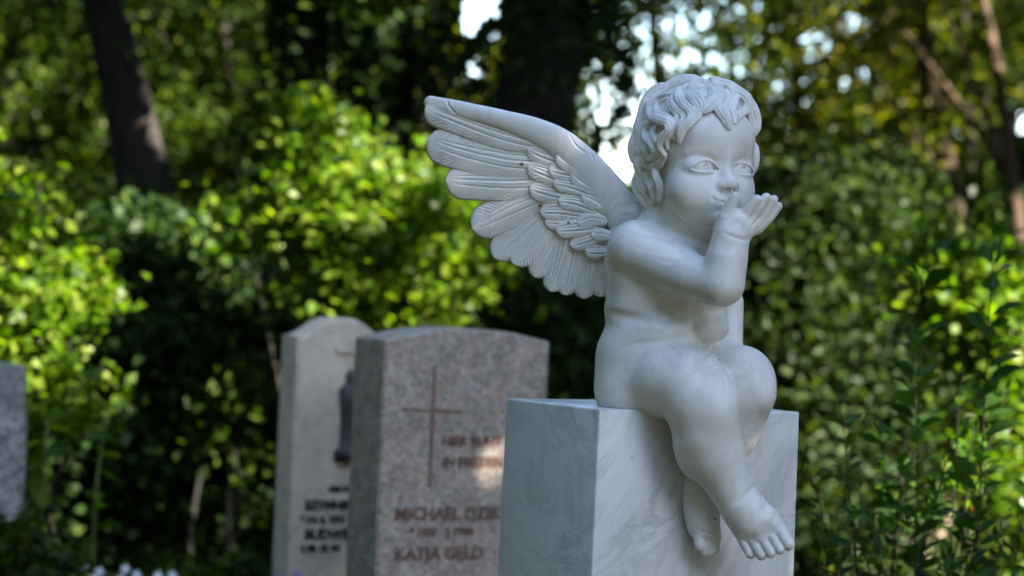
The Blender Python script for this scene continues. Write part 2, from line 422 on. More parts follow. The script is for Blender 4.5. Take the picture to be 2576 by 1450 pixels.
for sgn in (-1, 1):      # rims of the lids and the fold above
    def lidp(l, u, df=0.0):
        q = 1 - (l / 46) ** 2 - ((u + 26) / 33) ** 2
        return (sgn * 57 + l, u, 82 + 37 * math.sqrt(max(q, 0.06)) + df)
    up, lo, fo = [], [], []
    for l in np.linspace(-37, 37, 17):
        q = max(0.0, 1 - (l / 38) ** 2); sl = -l * sgn * 0.05
        up.append((*lidp(l, -31 + 22.5 * q ** 0.8 + sl + 1.5, -0.2), 2.2)); lo.append((*lidp(l, -31 - 6 * q + sl - 1.5, -0.4), 1.8))
        fo.append((l, -31 + 22.5 * q ** 0.8 + sl + 9))
    hchain(up, k=4); hchain(lo, k=6)
    S.crease([(*hp(sgn * 57 + l, u, 110)[:2], 1.4) for l, u in fo[2:-2:2]], 5, 0.6)
for sgn in (-1, 1): hell(sgn * 9 + 3, -79, 142, (6, 4.6, 10), k=3, op='s')
# lips
hell(0, -103, 111, (42, 12, 14), k=18)
hell(-12, -103, 119, (13, 7, 9), k=12); hell(12, -103, 119, (13, 7, 9), k=12)
hell(0, -120, 113, (24, 9, 13), k=14)
hchain([(-14, -110.5, 130, 2.1), (0, -113, 134.5, 2.2), (14, -110.5, 130, 2.1), (36, -107, 112, 2.2), (50, -99, 98, 1.8)], k=4, op='s')
for sgn in (1,): hell(sgn * 51, -99, 101, (5, 7, 8), k=12, op='s')
hchain([(0, -84, 132, 1.6), (0, -97, 132, 2.2)], k=7, op='s')
hell(0, -134, 126, (18, 5, 8), k=14, op='s')      # fold under the lip
hell(146, 12, 14, (16, 42, 26), k=10)               # far ear
hell(162, 14, 24, (6, 24, 12), k=5, op='s')
# ---- body creases, all carved along the visible surface
S.crease([(1524, 787, 2), (1560, 795, 3), (1610, 801, 3), (1660, 804, 2), (1690, 802, 1)], 20, -1)      # waist roll
S.crease([(1770, 896, 2), (1790, 884, 3), (1815, 868, 3), (1830, 862, 2)], 9, 0)                          # under the belly
S.crease([(1556, 884, 2), (1600, 864, 3), (1650, 858, 2.5), (1700, 858, 1.5)], 9, -1)         # thigh fold
S.crease([(1790, 499, 1.3), (1797, 502, 1.6), (1805, 505, 1.7), (1813, 508, 1.8), (1822, 511, 1.8), (1830, 513, 1.8)], 3, 1.6)
S.crease([(1792, 496, 1.5), (1795, 502, 2), (1797, 509, 1.5)], 10, 0.5)
S.crease([(1674, 505, 3), (1692, 540, 4), (1724, 570, 4), (1765, 586, 3)], 22, -1)     # jaw line
S.crease([(1768, 776, 2), (1800, 784, 4), (1835, 779, 2)], 16, 1)                                         # below the ribs

# ---- hair: wavy carved locks over the skull
SH = Sculpt((1560, 168, -80), (1934, 570, 285), 1.45)
HE = [((0, 54, -22), (131, 133, 150)), ((0, -44, -30), (112, 112, 112))]
def hdepth(x, y):
    best = None
    for c, r in HE:
        o = np.array([x, y, 0.0]) - np.array(hp(*c)); oq = (H @ o) / np.array(r); dq = (H @ np.array([0, 0, 1.0])) / np.array(r)
        A, Bq, C = dq @ dq, oq @ dq, oq @ oq - 1
        disc = Bq * Bq - A * C; pen = 0.0
        if disc < 0: pen = -disc * 4000; t = -Bq / A; v = t + 500
        else: t = (-Bq - math.sqrt(disc)) / A; v = t
        if best is None or v < best[0]: best = (v, t)
    return best[1]
def CP(c): return (1509.4 + c[0] * .30367, 157.2 + c[1] * .30367)
GR = []
def lock(pts, r=34, lift=0.0, strands=3, taper=(0.55, 0.5)):
    P = spline([CP(p) for p in pts], 5); n = len(P); r = r * .30367
    D = np.array([hdepth(*p) for p in P]); 
    for _ in range(2): D[1:-1] = (D[:-2] + D[1:-1] + D[2:]) / 3
    T = np.gradient(P, axis=0); T /= np.linalg.norm(T, axis=1)[:, None] + 1e-9; N = np.stack([-T[:, 1], T[:, 0]], 1)
    s = np.linspace(0, 1, n)
    prof = np.minimum(1, np.minimum(taper[0] + s * 3.0, taper[1] + (1 - s) * 2.6))
    offs = {1: [0], 2: [-0.5, 0.5], 3: [-0.5, 0.06, 0.56]}[strands]
    for j, o in enumerate(offs):
        rr = r * prof * (0.62 if strands == 3 else 0.72 if strands == 2 else 1.0) * (1.12 if o == 0 else 0.95)
        Q = P + N * (o * r * prof)[:, None]
        dd = D - lift * 1.5 - rr * 0.25 + abs(o) * r * 0.35
        SH.chain(np.column_stack([Q, dd, rr]), k=2.4)
    if strands == 3 and r > 9:
        for o in (0.02,) if len(GR) % 2 else (-0.3, 0.36):
            rr = r * prof; Q = P + N * (o * rr)[:, None]; GR.append((Q[2:-3], (D - lift * 1.5 - rr * 0.8)[2:-3]))
SH.ell(hp(0, 54, -24), (131, 133, 150), H, k=4)
SH.ell(hp(0, -50, -62), (104, 96, 84), H, k=20)
# clear the face and neck side
SH.ell(hp(-6, -66, 150), (140, 150, 112), H, k=10, op='s')
SH.ell(hp(0, -150, 60), (150, 60, 92), H, k=8, op='s')
SH.ell(hp(-118, -118, 40), (60, 74, 70), H, k=8, op='s'); SH.ell(hp(118, -118, 40), (60, 74, 70), H, k=8, op='s')
# the whole scalp: procedural locks from the crown
rr_ = random.Random(11)
def scalp(phi0, th0, th1, r, amp, ph, lift=0):
    pts = []
    for i in range(15):
        s = i / 14; th = th0 + (th1 - th0) * s
        phi = phi0 + amp * math.sin(ph + s * 7.5) * (0.4 + 0.6 * s) / max(0.35, math.sin(th))
        l, u, f = math.sin(th) * math.sin(phi), math.cos(th), math.sin(th) * math.cos(phi)
        e = 1.0 + lift
        q = hp(l * 129 * e, 54 + u * 131 * e, -24 + f * 149 * e)
        pts.append((*q, r * min(1, 0.55 + 2.5 * s, 0.4 + 2.4 * (1 - s))))
    return pts
for ring in range(3):
    nloc = (20, 26, 26)[ring]
    for i in range(nloc):
        phi = 2 * math.pi * (i + 0.5 * (ring % 2) + rr_.uniform(-.2, .2)) / nloc
        front = math.cos(phi)
        thm = R_(62 + 50 * (1 - front) / 2 * 1.5) if front > -0.2 else R_(128)
        thm = min(thm, R_(128))
        t0 = (R_(6), R_(30), R_(58))[ring]; t1 = (R_(52), thm * 0.8, thm)[ring]
        if t1 - t0 < R_(18): continue
        if math.cos(phi) > 0.1 and ring == 2: continue
        amp, ph = rr_.uniform(.06, .13), rr_.uniform(0, 6.28); r = rr_.uniform(9, 12)
        SH.chain(scalp(phi, t0, t1, r * .7, amp, ph, 0.0), k=1.6)
        SH.chain(scalp(phi + 0.085, t0, t1, r * .6, amp, ph, -0.01), k=1.6)
        SH.chain(scalp(phi - 0.085, t0, t1, r * .6, amp, ph, -0.01), k=1.6)
for q in [((1622, 300), (1610, 380), (1614, 450)), ((1640, 440), (1628, 500), (1640, 520))]:
    SH.chain([(*p, hdepth(1640, p[1]) + 50, 15) for p in q], k=10)
# hand-placed locks of the visible side
L = lock
L([(870, 175), (760, 143), (660, 150), (570, 200), (480, 255), (410, 320)], 40, 0)
L([(860, 160), (740, 150), (640, 180), (540, 230), (450, 300), (400, 380)], 40, 3)
L([(580, 200), (470, 225), (395, 305), (365, 390), (345, 475)], 40, 0)
L([(430, 300), (370, 360), (345, 440), (320, 520), (290, 600)], 38, 4)
L([(890, 165), (955, 150), (1035, 190), (1105, 235), (1170, 270)], 34, 0)
L([(960, 170), (1060, 190), (1140, 240), (1210, 290), (1250, 350)], 42, 3)
L([(1140, 240), (1215, 300), (1262, 360), (1290, 430), (1298, 500), (1285, 560)], 36, 3)
L([(1120, 230), (1170, 310), (1210, 400)], 56, -8, strands=1)
L([(1210, 300), (1250, 380), (1262, 450), (1290, 520), (1285, 600)], 34, 6)
L([(1275, 380), (1303, 450), (1308, 520), (1292, 590)], 28, 6)
# fringe
L([(1120, 210), (1190, 270), (1235, 335), (1205, 395), (1150, 440), (1125, 500)], 36, 9)
L([(1060, 190), (1110, 260), (1105, 340), (1088, 400), (1108, 450), (1112, 505)], 42, 10)
L([(990, 190), (1000, 260), (975, 340), (1000, 410), (1040, 465), (1062, 515), (1072, 550)], 42, 12, taper=(.55, .42))
L([(1050, 220), (1060, 300), (1040, 360), (1050, 430), (1080, 490)], 24, 11)
L([(930, 155), (975, 220), (965, 290), (920, 345), (885, 380), (855, 412)], 46, 12)
L([(870, 150), (900, 210), (930, 260), (900, 320), (860, 370)], 30, 9)
L([(850, 155), (785, 190), (770, 240), (810, 300), (840, 350), (832, 400)], 42, 13)
L([(770, 160), (720, 210), (730, 270), (790, 330), (815, 400), (790, 470), (730, 520)], 34, 11)
L([(720, 200), (665, 240), (655, 300), (715, 370), (765, 430), (745, 500), (690, 545), (665, 620), (655, 665)], 40, 15, taper=(.55, .42))
L([(650, 240), (610, 300), (630, 370), (690, 420), (700, 480), (655, 540), (640, 600)], 34, 10)
L([(600, 290), (590, 360), (640, 430), (640, 500), (600, 560), (620, 640)], 28, 7)
# temple and side
L([(610, 270), (500, 300), (425, 360), (430, 440), (500, 480), (560, 500), (575, 570), (520, 630), (500, 700), (540, 770)], 38, 14)
L([(560, 300), (480, 350), (470, 420), (540, 450), (600, 490), (610, 570), (560, 640), (560, 720)], 28, 10)
L([(430, 470), (385, 540), (385, 620), (440, 680), (460, 750), (430, 800)], 36, 11)
L([(470, 520), (440, 580), (460, 640), (500, 690), (500, 760), (470, 820)], 26, 8)
L([(340, 500), (320, 580), (330, 660), (380, 720), (400, 790), (350, 850), (320, 880)], 34, 8)
L([(330, 540), (290, 620), (262, 710), (282, 790), (310, 850)], 34, 3)
L([(300, 620), (280, 700), (310, 770), (340, 820)], 28, 6)
L([(540, 780), (480, 850), (400, 860), (340, 810), (310, 850), (330, 920)], 34, 12)
L([(500, 720), (440, 790), (380, 780), (340, 760)], 28, 12)
L([(350, 880), (315, 940), (295, 1000), (315, 1080), (365, 1150), (410, 1225)], 32, 2)
L([(350, 900), (320, 970), (350, 1050), (400, 1110), (420, 1180)], 34, 6)
L([(400, 880), (390, 960), (430, 1030), (450, 1110), (440, 1200)], 34, 8)
L([(470, 850), (460, 930), (490, 1000), (500, 1080), (480, 1150)], 30, 8)
L([(430, 860), (380, 930), (400, 1000), (370, 1080)], 24, 10)
for Q, dd in GR:           # fine carved lines, only where the lock is the visible surface
    run_ = []
    def flush():
        n = len(run_)
        if n >= 5:
            a = np.array(run_); s_ = np.linspace(0, 1, n); e = np.clip(1 - np.minimum(3 * s_, 3 * (1 - s_)), 0, 1); a[:, 2] -= e * 3.2; SH.chain(a, k=2.4, op='s')
        run_.clear()
    for (x, y), d in zip(Q, dd):
        z = SH.surf(x, y)
        if z is None or abs(z - d) > 7 or (run_ and abs(z - run_[-1][2]) > 6): flush(); continue
        run_.append((x, y, z - 0.5, 1.7))
    flush()
# ---- wing: overlapping carved feathers as a relief with real thickness
def WPt(c): return (1037.7 + .39024 * c[0], 220.1 + .39024 * c[1])
WX0, WX1, WY0, WY1, WH = 1052, 1665, 228, 776, 1.4
wx = np.arange(WX0, WX1, WH); wy = np.arange(WY0, WY1, WH)
WT = np.full((len(wx), len(wy)), -40.0)
GX, GY = np.meshgrid(wx, wy, indexing='ij')
def feather(pts, W, base, H_=7.0, s0=None, barb=2.2, grooves=3, seed=0, edge=6.0, wroot=0.75, rnd=2.0, bar=False, tilt=2.0):
    P = spline([WPt(p) for p in pts], 7); W = W * .39024
    if isinstance(W, np.ndarray): wmax = W.max()
    else: wmax = W
    i0 = max(0, int((P[:, 0].min() - wmax * 1.3 - WX0) / WH)); i1 = min(len(wx), int((P[:, 0].max() + wmax * 1.3 - WX0) / WH) + 2)
    j0 = max(0, int((P[:, 1].min() - wmax * 1.3 - WY0) / WH)); j1 = min(len(wy), int((P[:, 1].max() + wmax * 1.3 - WY0) / WH) + 2)
    X, Y = GX[i0:i1, j0:j1], GY[i0:i1, j0:j1]
    seg = np.linalg.norm(np.diff(P, axis=0), axis=1); cum = np.concatenate([[0], np.cumsum(seg)]); Ltot = cum[-1]
    bd = np.full(X.shape, 1e9); bs = np.zeros(X.shape); bt = np.zeros(X.shape)
    for i in range(len(seg)):
        a, b = P[i], P[i + 1]; ab = b - a; L2 = ab @ ab
        t = ((X - a[0]) * ab[0] + (Y - a[1]) * ab[1]) / L2
        tc = np.clip(t, 0, 1)
        if i == len(seg) - 1: tc = np.clip(t, 0, 1)
        dx, dy = X - a[0] - tc * ab[0], Y - a[1] - tc * ab[1]; d = np.hypot(dx, dy)
        sgn = np.sign(ab[0] * (Y - a[1]) - ab[1] * (X - a[0]))
        m = d < bd; bd[m] = d[m]; bs[m] = (cum[i] + tc * seg[i])[m]; bt[m] = (sgn * d)[m]
    s = bs / Ltot
    if s0 is None: s0 = max(0.3, 1 - 0.95 * wmax / Ltot)
    if isinstance(W, np.ndarray): wl = np.interp(s, np.linspace(0, 1, len(W)), W)
    else: wl = W * np.minimum(1, wroot + (1 - wroot) * s / 0.45)
    cap_ = np.sqrt(np.clip(1 - (np.clip(s - s0, 0, 1) / (1 - s0 + 1e-6)) ** rnd, 0, 1)) if not bar else 1.0
    wl = np.maximum(wl * cap_, 0.01)
    u = bt / wl; au = np.abs(u); e = np.clip((1 - au) * wl / edge, 0, 1); ins = au < 1
    if bar:
        full = base + H_ * np.sqrt(np.clip(1 - u * u, 0, 1)) * np.clip(0.35 + s * 2.6, 0, 1)
        if bar == 2: full = base + H_ * np.clip(1 - u * u, 0, 1)
    else:
        r2 = np.random.default_rng(seed)
        full = base + H_ * (1 - au ** 2.4) - tilt * u
        full += 1.2 * np.exp(-(bt / 2.6) ** 2) * np.clip(1.2 - s, 0, 1)
        for g in range(grooves):
            tg = (0.16 + 0.17 * g) * wl * (1 if g % 2 == 0 else -1) * (0.5 + 0.5 * (1 - s)); full -= 2.6 * np.exp(-((bt - tg) / 1.9) ** 2) * np.clip((0.93 - s) * 6, 0, 1)
        ph = (bs * 0.92 - np.abs(bt) * 0.85) / (8.2 + r2.uniform(-.8, 1.0)) * 2 * math.pi + 1.2 * np.sin(bs * 0.09 + seed)
        ph = ph + 0.9 * np.sin(bs * 0.31 + seed * 2.1); msk = np.clip((au - 0.28) * 5, 0, 1) * np.clip(0.35 + 0.9 * np.sin(bs * 0.055 + seed * 1.7 + (u > 0) * 2), 0.1, 1)
        full -= barb * msk * np.clip(np.sin(ph), 0, 1) ** 1.5
    val = np.where(ins, -40 + (40 + full) * np.sqrt(np.clip(e * (2 - e), 0, 1)), -40)
    WT[i0:i1, j0:j1] = np.maximum(WT[i0:i1, j0:j1], val)
# long flight feathers, from the lowest layer up
F_ = feather
# thin web that carries the feathers
F_([(1250, 700), (1180, 1290)], 190, -6, H_=3, barb=0, grooves=0)
F_([(1150, 600), (930, 1200)], 200, -6, H_=3, barb=0, grooves=0)
F_([(1050, 650), (640, 1000)], 190, -6, H_=3, barb=0, grooves=0)
F_([(1000, 560), (480, 760)], 170, -6, H_=3, barb=0, grooves=0)
F_([(950, 480), (330, 470)], 170, -6, H_=3, barb=0, grooves=0)
F_([(850, 400), (260, 270)], 110, -6, H_=3, barb=0, grooves=0)
F_([(1200, 950), (1210, 1150), (1215, 1352)], 72, 3, seed=20)
F_([(1120, 950), (1120, 1150), (1100, 1364)], 74, 5, seed=19)
F_([(1060, 920), (1030, 1120), (975, 1340)], 74, 4, seed=18)
F_([(1010, 880), (960, 1080), (890, 1318)], 78, 6, seed=17)
F_([(960, 840), (880, 1030), (785, 1226)], 84, 4, seed=16)
F_([(930, 800), (800, 960), (645, 1138)], 100, 6, seed=15)
F_([(900, 760), (720, 910), (520, 1096)], 98, 4, seed=14)
F_([(900, 680), (650, 780), (385, 915)], 122, 6, seed=13)
F_([(900, 600), (620, 620), (212, 600)], 124, 8, seed=12)
F_([(900, 500), (600, 480), (260, 400), (100, 330)], 128, 10, seed=11)
F_([(900, 380), (600, 320), (260, 200), (80, 130)], 100, 12, seed=10)
# coverts
for k, (pts, W) in enumerate([([(1050, 500), (880, 450), (736, 395)], 66), ([(1060, 620), (900, 570), (738, 510)], 66), ([(1080, 720), (920, 690), (752, 648)], 66),
        ([(1100, 820), (960, 800), (820, 800)], 60), ([(1100, 880), (1000, 870), (850, 868)], 52)]):
    F_(pts, W * 1.25, 13.5 + (k % 2), seed=30 + k, H_=6)
for k, (pts, W) in enumerate([([(1120, 560), (1000, 550), (876, 528)], 60), ([(1140, 680), (1040, 640), (905, 612)], 52), ([(1160, 780), (1050, 740), (938, 728)], 56),
        ([(1150, 900), (1050, 910), (922, 922)], 56), ([(1200, 960), (1110, 990), (1015, 1020)], 52), ([(1230, 1060), (1170, 1060), (1110, 1050)], 48)]):
    F_(pts, W * 1.25, 18 + (k % 2), seed=40 + k, H_=6, barb=1.1)
for k, (pts, W) in enumerate([([(1080, 560), (1000, 500), (925, 440)], 46), ([(1160, 660), (1090, 620), (1022, 560)], 46), ([(1200, 760), (1150, 730), (1088, 700)], 46), ([(1220, 860), (1150, 850), (1062, 880)], 48), ([(1260, 960), (1210, 950), (1150, 950)], 44)]):
    F_(pts, W * 1.3, 21, seed=50 + k, H_=5, barb=1.0, grooves=1)
# smooth patch next to the back and the thick leading edge
F_([(1420, 820), (1330, 1000), (1290, 1160), (1270, 1320)], np.array([120, 105, 80, 50.]), 10, H_=22, bar=2, edge=10)
F_([(118, 100), (300, 140), (600, 215), (815, 292), (965, 375), (1090, 490), (1200, 612), (1370, 830), (1500, 960)], np.array([48, 56, 60, 68, 86, 100, 112, 122, 130, 130, 130.]), 12, H_=17, bar=True, edge=5)
for pts in [[(1010, 300), (1050, 370), (1110, 420)], [(1095, 330), (1140, 400), (1165, 460)], [(820, 208), (900, 240), (1000, 280)], [(220, 80), (240, 130), (275, 165)]]:      # cuts on the leading edge
    P = spline([WPt(p) for p in pts], 20)
    for p in P: WT -= 0.9 * np.exp(-((GX - p[0]) ** 2 + (GY - p[1]) ** 2) / 5.0)
WT = np.where(WT > 0, WT * 1.08, WT)
def wing_mesh(name, parent, d_of, off=(0, 0, 0)):
    nd = int(112 / 1.5); dz = np.linspace(-72, 28, nd); T3 = WT[:, :, None]; Z3 = dz[None, None, :]
    SW = Sculpt((WX0, WY0, -72), (WX1, WY1, 28), WH); SW.n = np.array([len(wx), len(wy), nd])
    back = np.minimum(12.0, 12 + (WT + 6) * 0.9)[:, :, None]
    F = np.maximum(-T3 - Z3, Z3 - back) * 0.7
    F[0] = F[-1] = 5; F[:, 0] = 5; F[:, -1] = 5; F[:, :, 0] = np.maximum(F[:, :, 0], 1); F[:, :, -1] = np.maximum(F[:, :, -1], 1)
    SW.F = F.astype(np.float32)
    V, Fq = SW.mesh(); V[:, 2] = -72 + (V[:, 2] + 72) / WH * (dz[1] - dz[0])
    V[:, 2] += d_of(V[:, 0], V[:, 1]); V = V + np.array(off)[None, :]
    return mesh_np(name, to_world(V), Fq[:, ::-1], M_STATUE, parent)
# ------------------------------------------------------------------ the statue on its pedestal
FC = unproj(1507, 1030, D0)                      # nearest top corner of the pedestal
statue = empty('cherub_statue', (FC.x + 0.08, FC.y + 0.12, FC.z))
tag(statue, 'white marble winged child with curly hair blowing a kiss, seated on the marble block', 'statue')
body = sculpt_obj('body', S, M_STATUE, statue)
hair = sculpt_obj('hair', SH, M_STATUE, body)
wing = wing_mesh('wing', statue, lambda x, y: 175 + (1600 - x) * 0.30 + (y - 500) * 0.05)
M_BLOCK = mat_marble('block_marble', (0.68, 0.66, 0.63), (0.16, 0.17, 0.19), rough=0.28, vscale=4.2, sss=0.0, rot=(0.0, R_(54.7), R_(225)), vamt=0.5, crisp=0.7, bump=0.02, stretch=(1.0, 1.0, 3.2), smudge=0.2, streak=0.35)
def rot2(v, a): return (v[0] * math.cos(a) - v[1] * math.sin(a), v[0] * math.sin(a) + v[1] * math.cos(a))
def bevel_box(name, org, yaw, sx, sy, z0, z1, mat, bev=0.004, parent=None, flare=0.0):
    """box whose corner org=(x, y) is nearest; sx along yaw, sy perpendicular (away)"""
    import bmesh
    bm = bmesh.new(); vs = []
    for z, f in ((z0, flare), (z1, 0.0)):
        for (a, b) in ((-f, -f), (sx + f, -f), (sx + f, sy + f), (-f, sy + f)):
            q = rot2((a, b), yaw); vs.append(bm.verts.new((org[0] + q[0], org[1] + q[1], z)))
    for f in ((0, 3, 2, 1), (4, 5, 6, 7), (0, 1, 5, 4), (1, 2, 6, 5), (2, 3, 7, 6), (3, 0, 4, 7)):
        bm.faces.new([vs[i] for i in f])
    bmesh.ops.bevel(bm, geom=bm.edges[:], offset=bev, segments=3, profile=0.5, affect='EDGES')
    me = bpy.data.meshes.new(name); bm.to_mesh(me); bm.free()
    me.polygons.foreach_set('use_smooth', [True] * len(me.polygons))
    o = link_mesh(name, me, mat, parent); me.set_sharp_from_angle(angle=R_(50)); return o
PYAW = R_(30.6)
ped = bevel_box('marble_pedestal', (FC.x, FC.y), PYAW, 0.40, 0.292, 0.0, FC.z, M_BLOCK, 0.0035, flare=0.006)
tag(ped, 'tall polished white block with grey veins carrying the seated winged child', 'pedestal')
# dry petals and twigs caught on the marble
def mat_simple(name, c, rough=0.6):
    t = NT(name); tc = t.n('ShaderNodeTexCoord'); n = t.noise((tc, 'Object'), 30, 4, 0.6)
    r = t.ramp(n, 0, [(0.3, tuple(x * 0.7 for x in c)), (0.7, tuple(min(1, x * 1.2) for x in c))])
    b = t.n('ShaderNodeBsdfPrincipled', i_Roughness=rough); t.l(r, 0, b, 'Base Color'); t.l(b, 0, t.out, 0); return t.m
M_DRY = mat_simple('dry_leaf', (0.20, 0.075, 0.03))
def wing_d(x, y):
    i = int((x - WX0) / WH); j = int((y - WY0) / WH); return 175 + (1600 - x) * 0.30 + (y - 500) * 0.05 - WT[i, j]
def debris(px, py, d, size, kind, label, seed=0):
    r = random.Random(seed); pts = []
    n = 7
    for i in range(n):
        t = 2 * math.pi * i / n; q = size * (r.uniform(0.6, 1.1)) * (1.0 if kind == 'leaf' else 0.55 + 0.6 * (i % 2))
        asp = 0.55 if kind == 'leaf' else 0.8
        pts.append((px + math.cos(t) * q, py + math.sin(t) * q * asp, d - 1.5 - r.uniform(0, 2)))
    top = to_world(np.array(pts)); mid = to_world(np.array([[px, py, d - size * 0.35 - 2]])); bot = to_world(np.array([(p[0], p[1], p[2] + 1.2) for p in pts]))
    V = np.vstack([top, bot, mid]); Fs = []
    for i in range(n):
        j = (i + 1) % n; Fs.append((i, j, 2 * n)); Fs.append((j, i, n + i, n + j))
    Fs.append(tuple(range(2 * n - 1, n - 1, -1)))
    o = mesh_py('dried_' + ('leaf' if kind == 'leaf' else 'blossom'), V, Fs, M_DRY)
    tag(o, label, 'dried leaf' if kind == 'leaf' else 'dried blossom', 'dry plant scraps caught on the marble')
for px, py, s_, kd, lb in [(1361, 517, 8, 'leaf', 'brown curled leaf on the middle of the wing, largest scrap there'), (1313, 412, 7, 'blossom', 'dark dried blossom near the upper middle of the wing feathers'),
        (1232, 497, 4, 'leaf', 'small rusty petal on the left wing feathers'), (1430, 560, 6, 'blossom', 'dried blossom among the small feathers near the shoulder'),
        (1384, 535, 3, 'leaf', 'tiny brown petal just right of the largest wing leaf')]:
    debris(px, py, wing_d(px, py), s_, kd, lb, int(px))
def face_d(px): return (px - 1507) * 0.664
for px, py, s_, kd, lb in [(1661, 1073, 6, 'blossom', 'brown dried blossom on the block face under the thigh'), (1637, 1052, 5, 'blossom', 'dried blossom scrap at the top edge of the block beside the thigh'),
        (1653, 1086, 3, 'leaf', 'tiny dried petal on the block face below the thigh'), (1589, 1152, 4, 'leaf', 'orange brown sliver on the left of the block front')]:
    debris(px, py, face_d(px), s_, kd, lb, int(px))
for i_, (px, py, s_, kd, lb) in enumerate([(1502, 1006, 5, 'leaf', 'rust coloured petal on top of the block behind the seat'), (1640, 1040, 3, 'leaf', 'tiny petal in the joint under the thigh'), (1672, 1090, 4, 'blossom', 'brown floret on the block just below the bend of the knee'), (1690, 1082, 3, 'leaf', 'small brown petal beside the calf, highest of those there')]):
    debris(px, py, face_d(px) if i_ else 30, s_, kd, lb, int(px) + 3)
def body_d(px, py): return S.surf(px, py) or 0
for px, py, s_, kd, lb in [(1799, 1305, 6, 'blossom', 'rust brown dried blossom on the rear foot'), (1808, 906, 4, 'leaf', 'small orange petal on top of the far thigh'), (1852, 1377, 4, 'blossom', 'dried blossom between the two feet')]:
    debris(px, py, (S.surf(px, py) if S.surf(px, py) is not None else face_d(px)), s_, kd, lb, int(px))

# ------------------------------------------------------------------ gravestones
def mat_granite(name, cols, scale=160, rough=0.55, bump=0.3):
    t = NT(name); tc = t.n('ShaderNodeTexCoord'); co = (tc, 'Object')
    v = t.n('ShaderNodeTexVoronoi', i_Scale=scale); t.l(tc, 'Object', v, 'Vector')
    sep = t.n('ShaderNodeSeparateColor'); t.l(v, 'Color', sep, 0)
    st = [(i / len(cols), c) for i, c in enumerate(cols)]
    r = t.ramp(sep, 0, st); r.color_ramp.interpolation = 'CONSTANT'
    n = t.noise(co, 22, 4, 0.6); nr = t.ramp(n, 0, [(0.3, (0.72, 0.72, 0.72)), (0.7, (1.12, 1.1, 1.08))])
    m = t.mix(1.0, (r, 0), (nr, 0), 'MULTIPLY')
    b = t.n('ShaderNodeBsdfPrincipled', i_Roughness=rough); t.l(m, 2, b, 'Base Color')
    bn = t.noise(co, 140, 4, 0.6); bp = t.n('ShaderNodeBump', i_Strength=bump, i_Distance=0.003); t.l(bn, 0, bp, 'Height'); t.l(bp, 0, b, 'Normal')
    t.l(b, 0, t.out, 0); return t.m
M_PINK = mat_granite('pink_granite', [(0.44, 0.37, 0.30), (0.32, 0.275, 0.23), (0.52, 0.44, 0.36), (0.45, 0.31, 0.24), (0.38, 0.355, 0.32), (0.44, 0.30, 0.225), (0.24, 0.225, 0.20)], 125)
M_GREY = mat_granite('grey_granite', [(0.30, 0.29, 0.28), (0.20, 0.19, 0.19), (0.42, 0.40, 0.38), (0.26, 0.25, 0.24)], 70, bump=0.8)
M_WHITE = mat_marble('pale_marble', (0.80, 0.64, 0.48), (0.26, 0.255, 0.25), rough=0.7, vscale=14, sss=0, vamt=0.8, bump=0.5, smudge=0.5)
M_SAND = mat_granite('sandstone', [(0.52, 0.38, 0.27), (0.45, 0.33, 0.24), (0.58, 0.44, 0.32)], 60)
M_BRONZE = mat_simple('dark_bronze', (0.055, 0.045, 0.045), 0.45)
M_LETTER = mat_simple('dark_red_paint', (0.17, 0.085, 0.06), 0.6)
M_LETTER2 = mat_simple('black_paint', (0.02, 0.02, 0.022), 0.5)
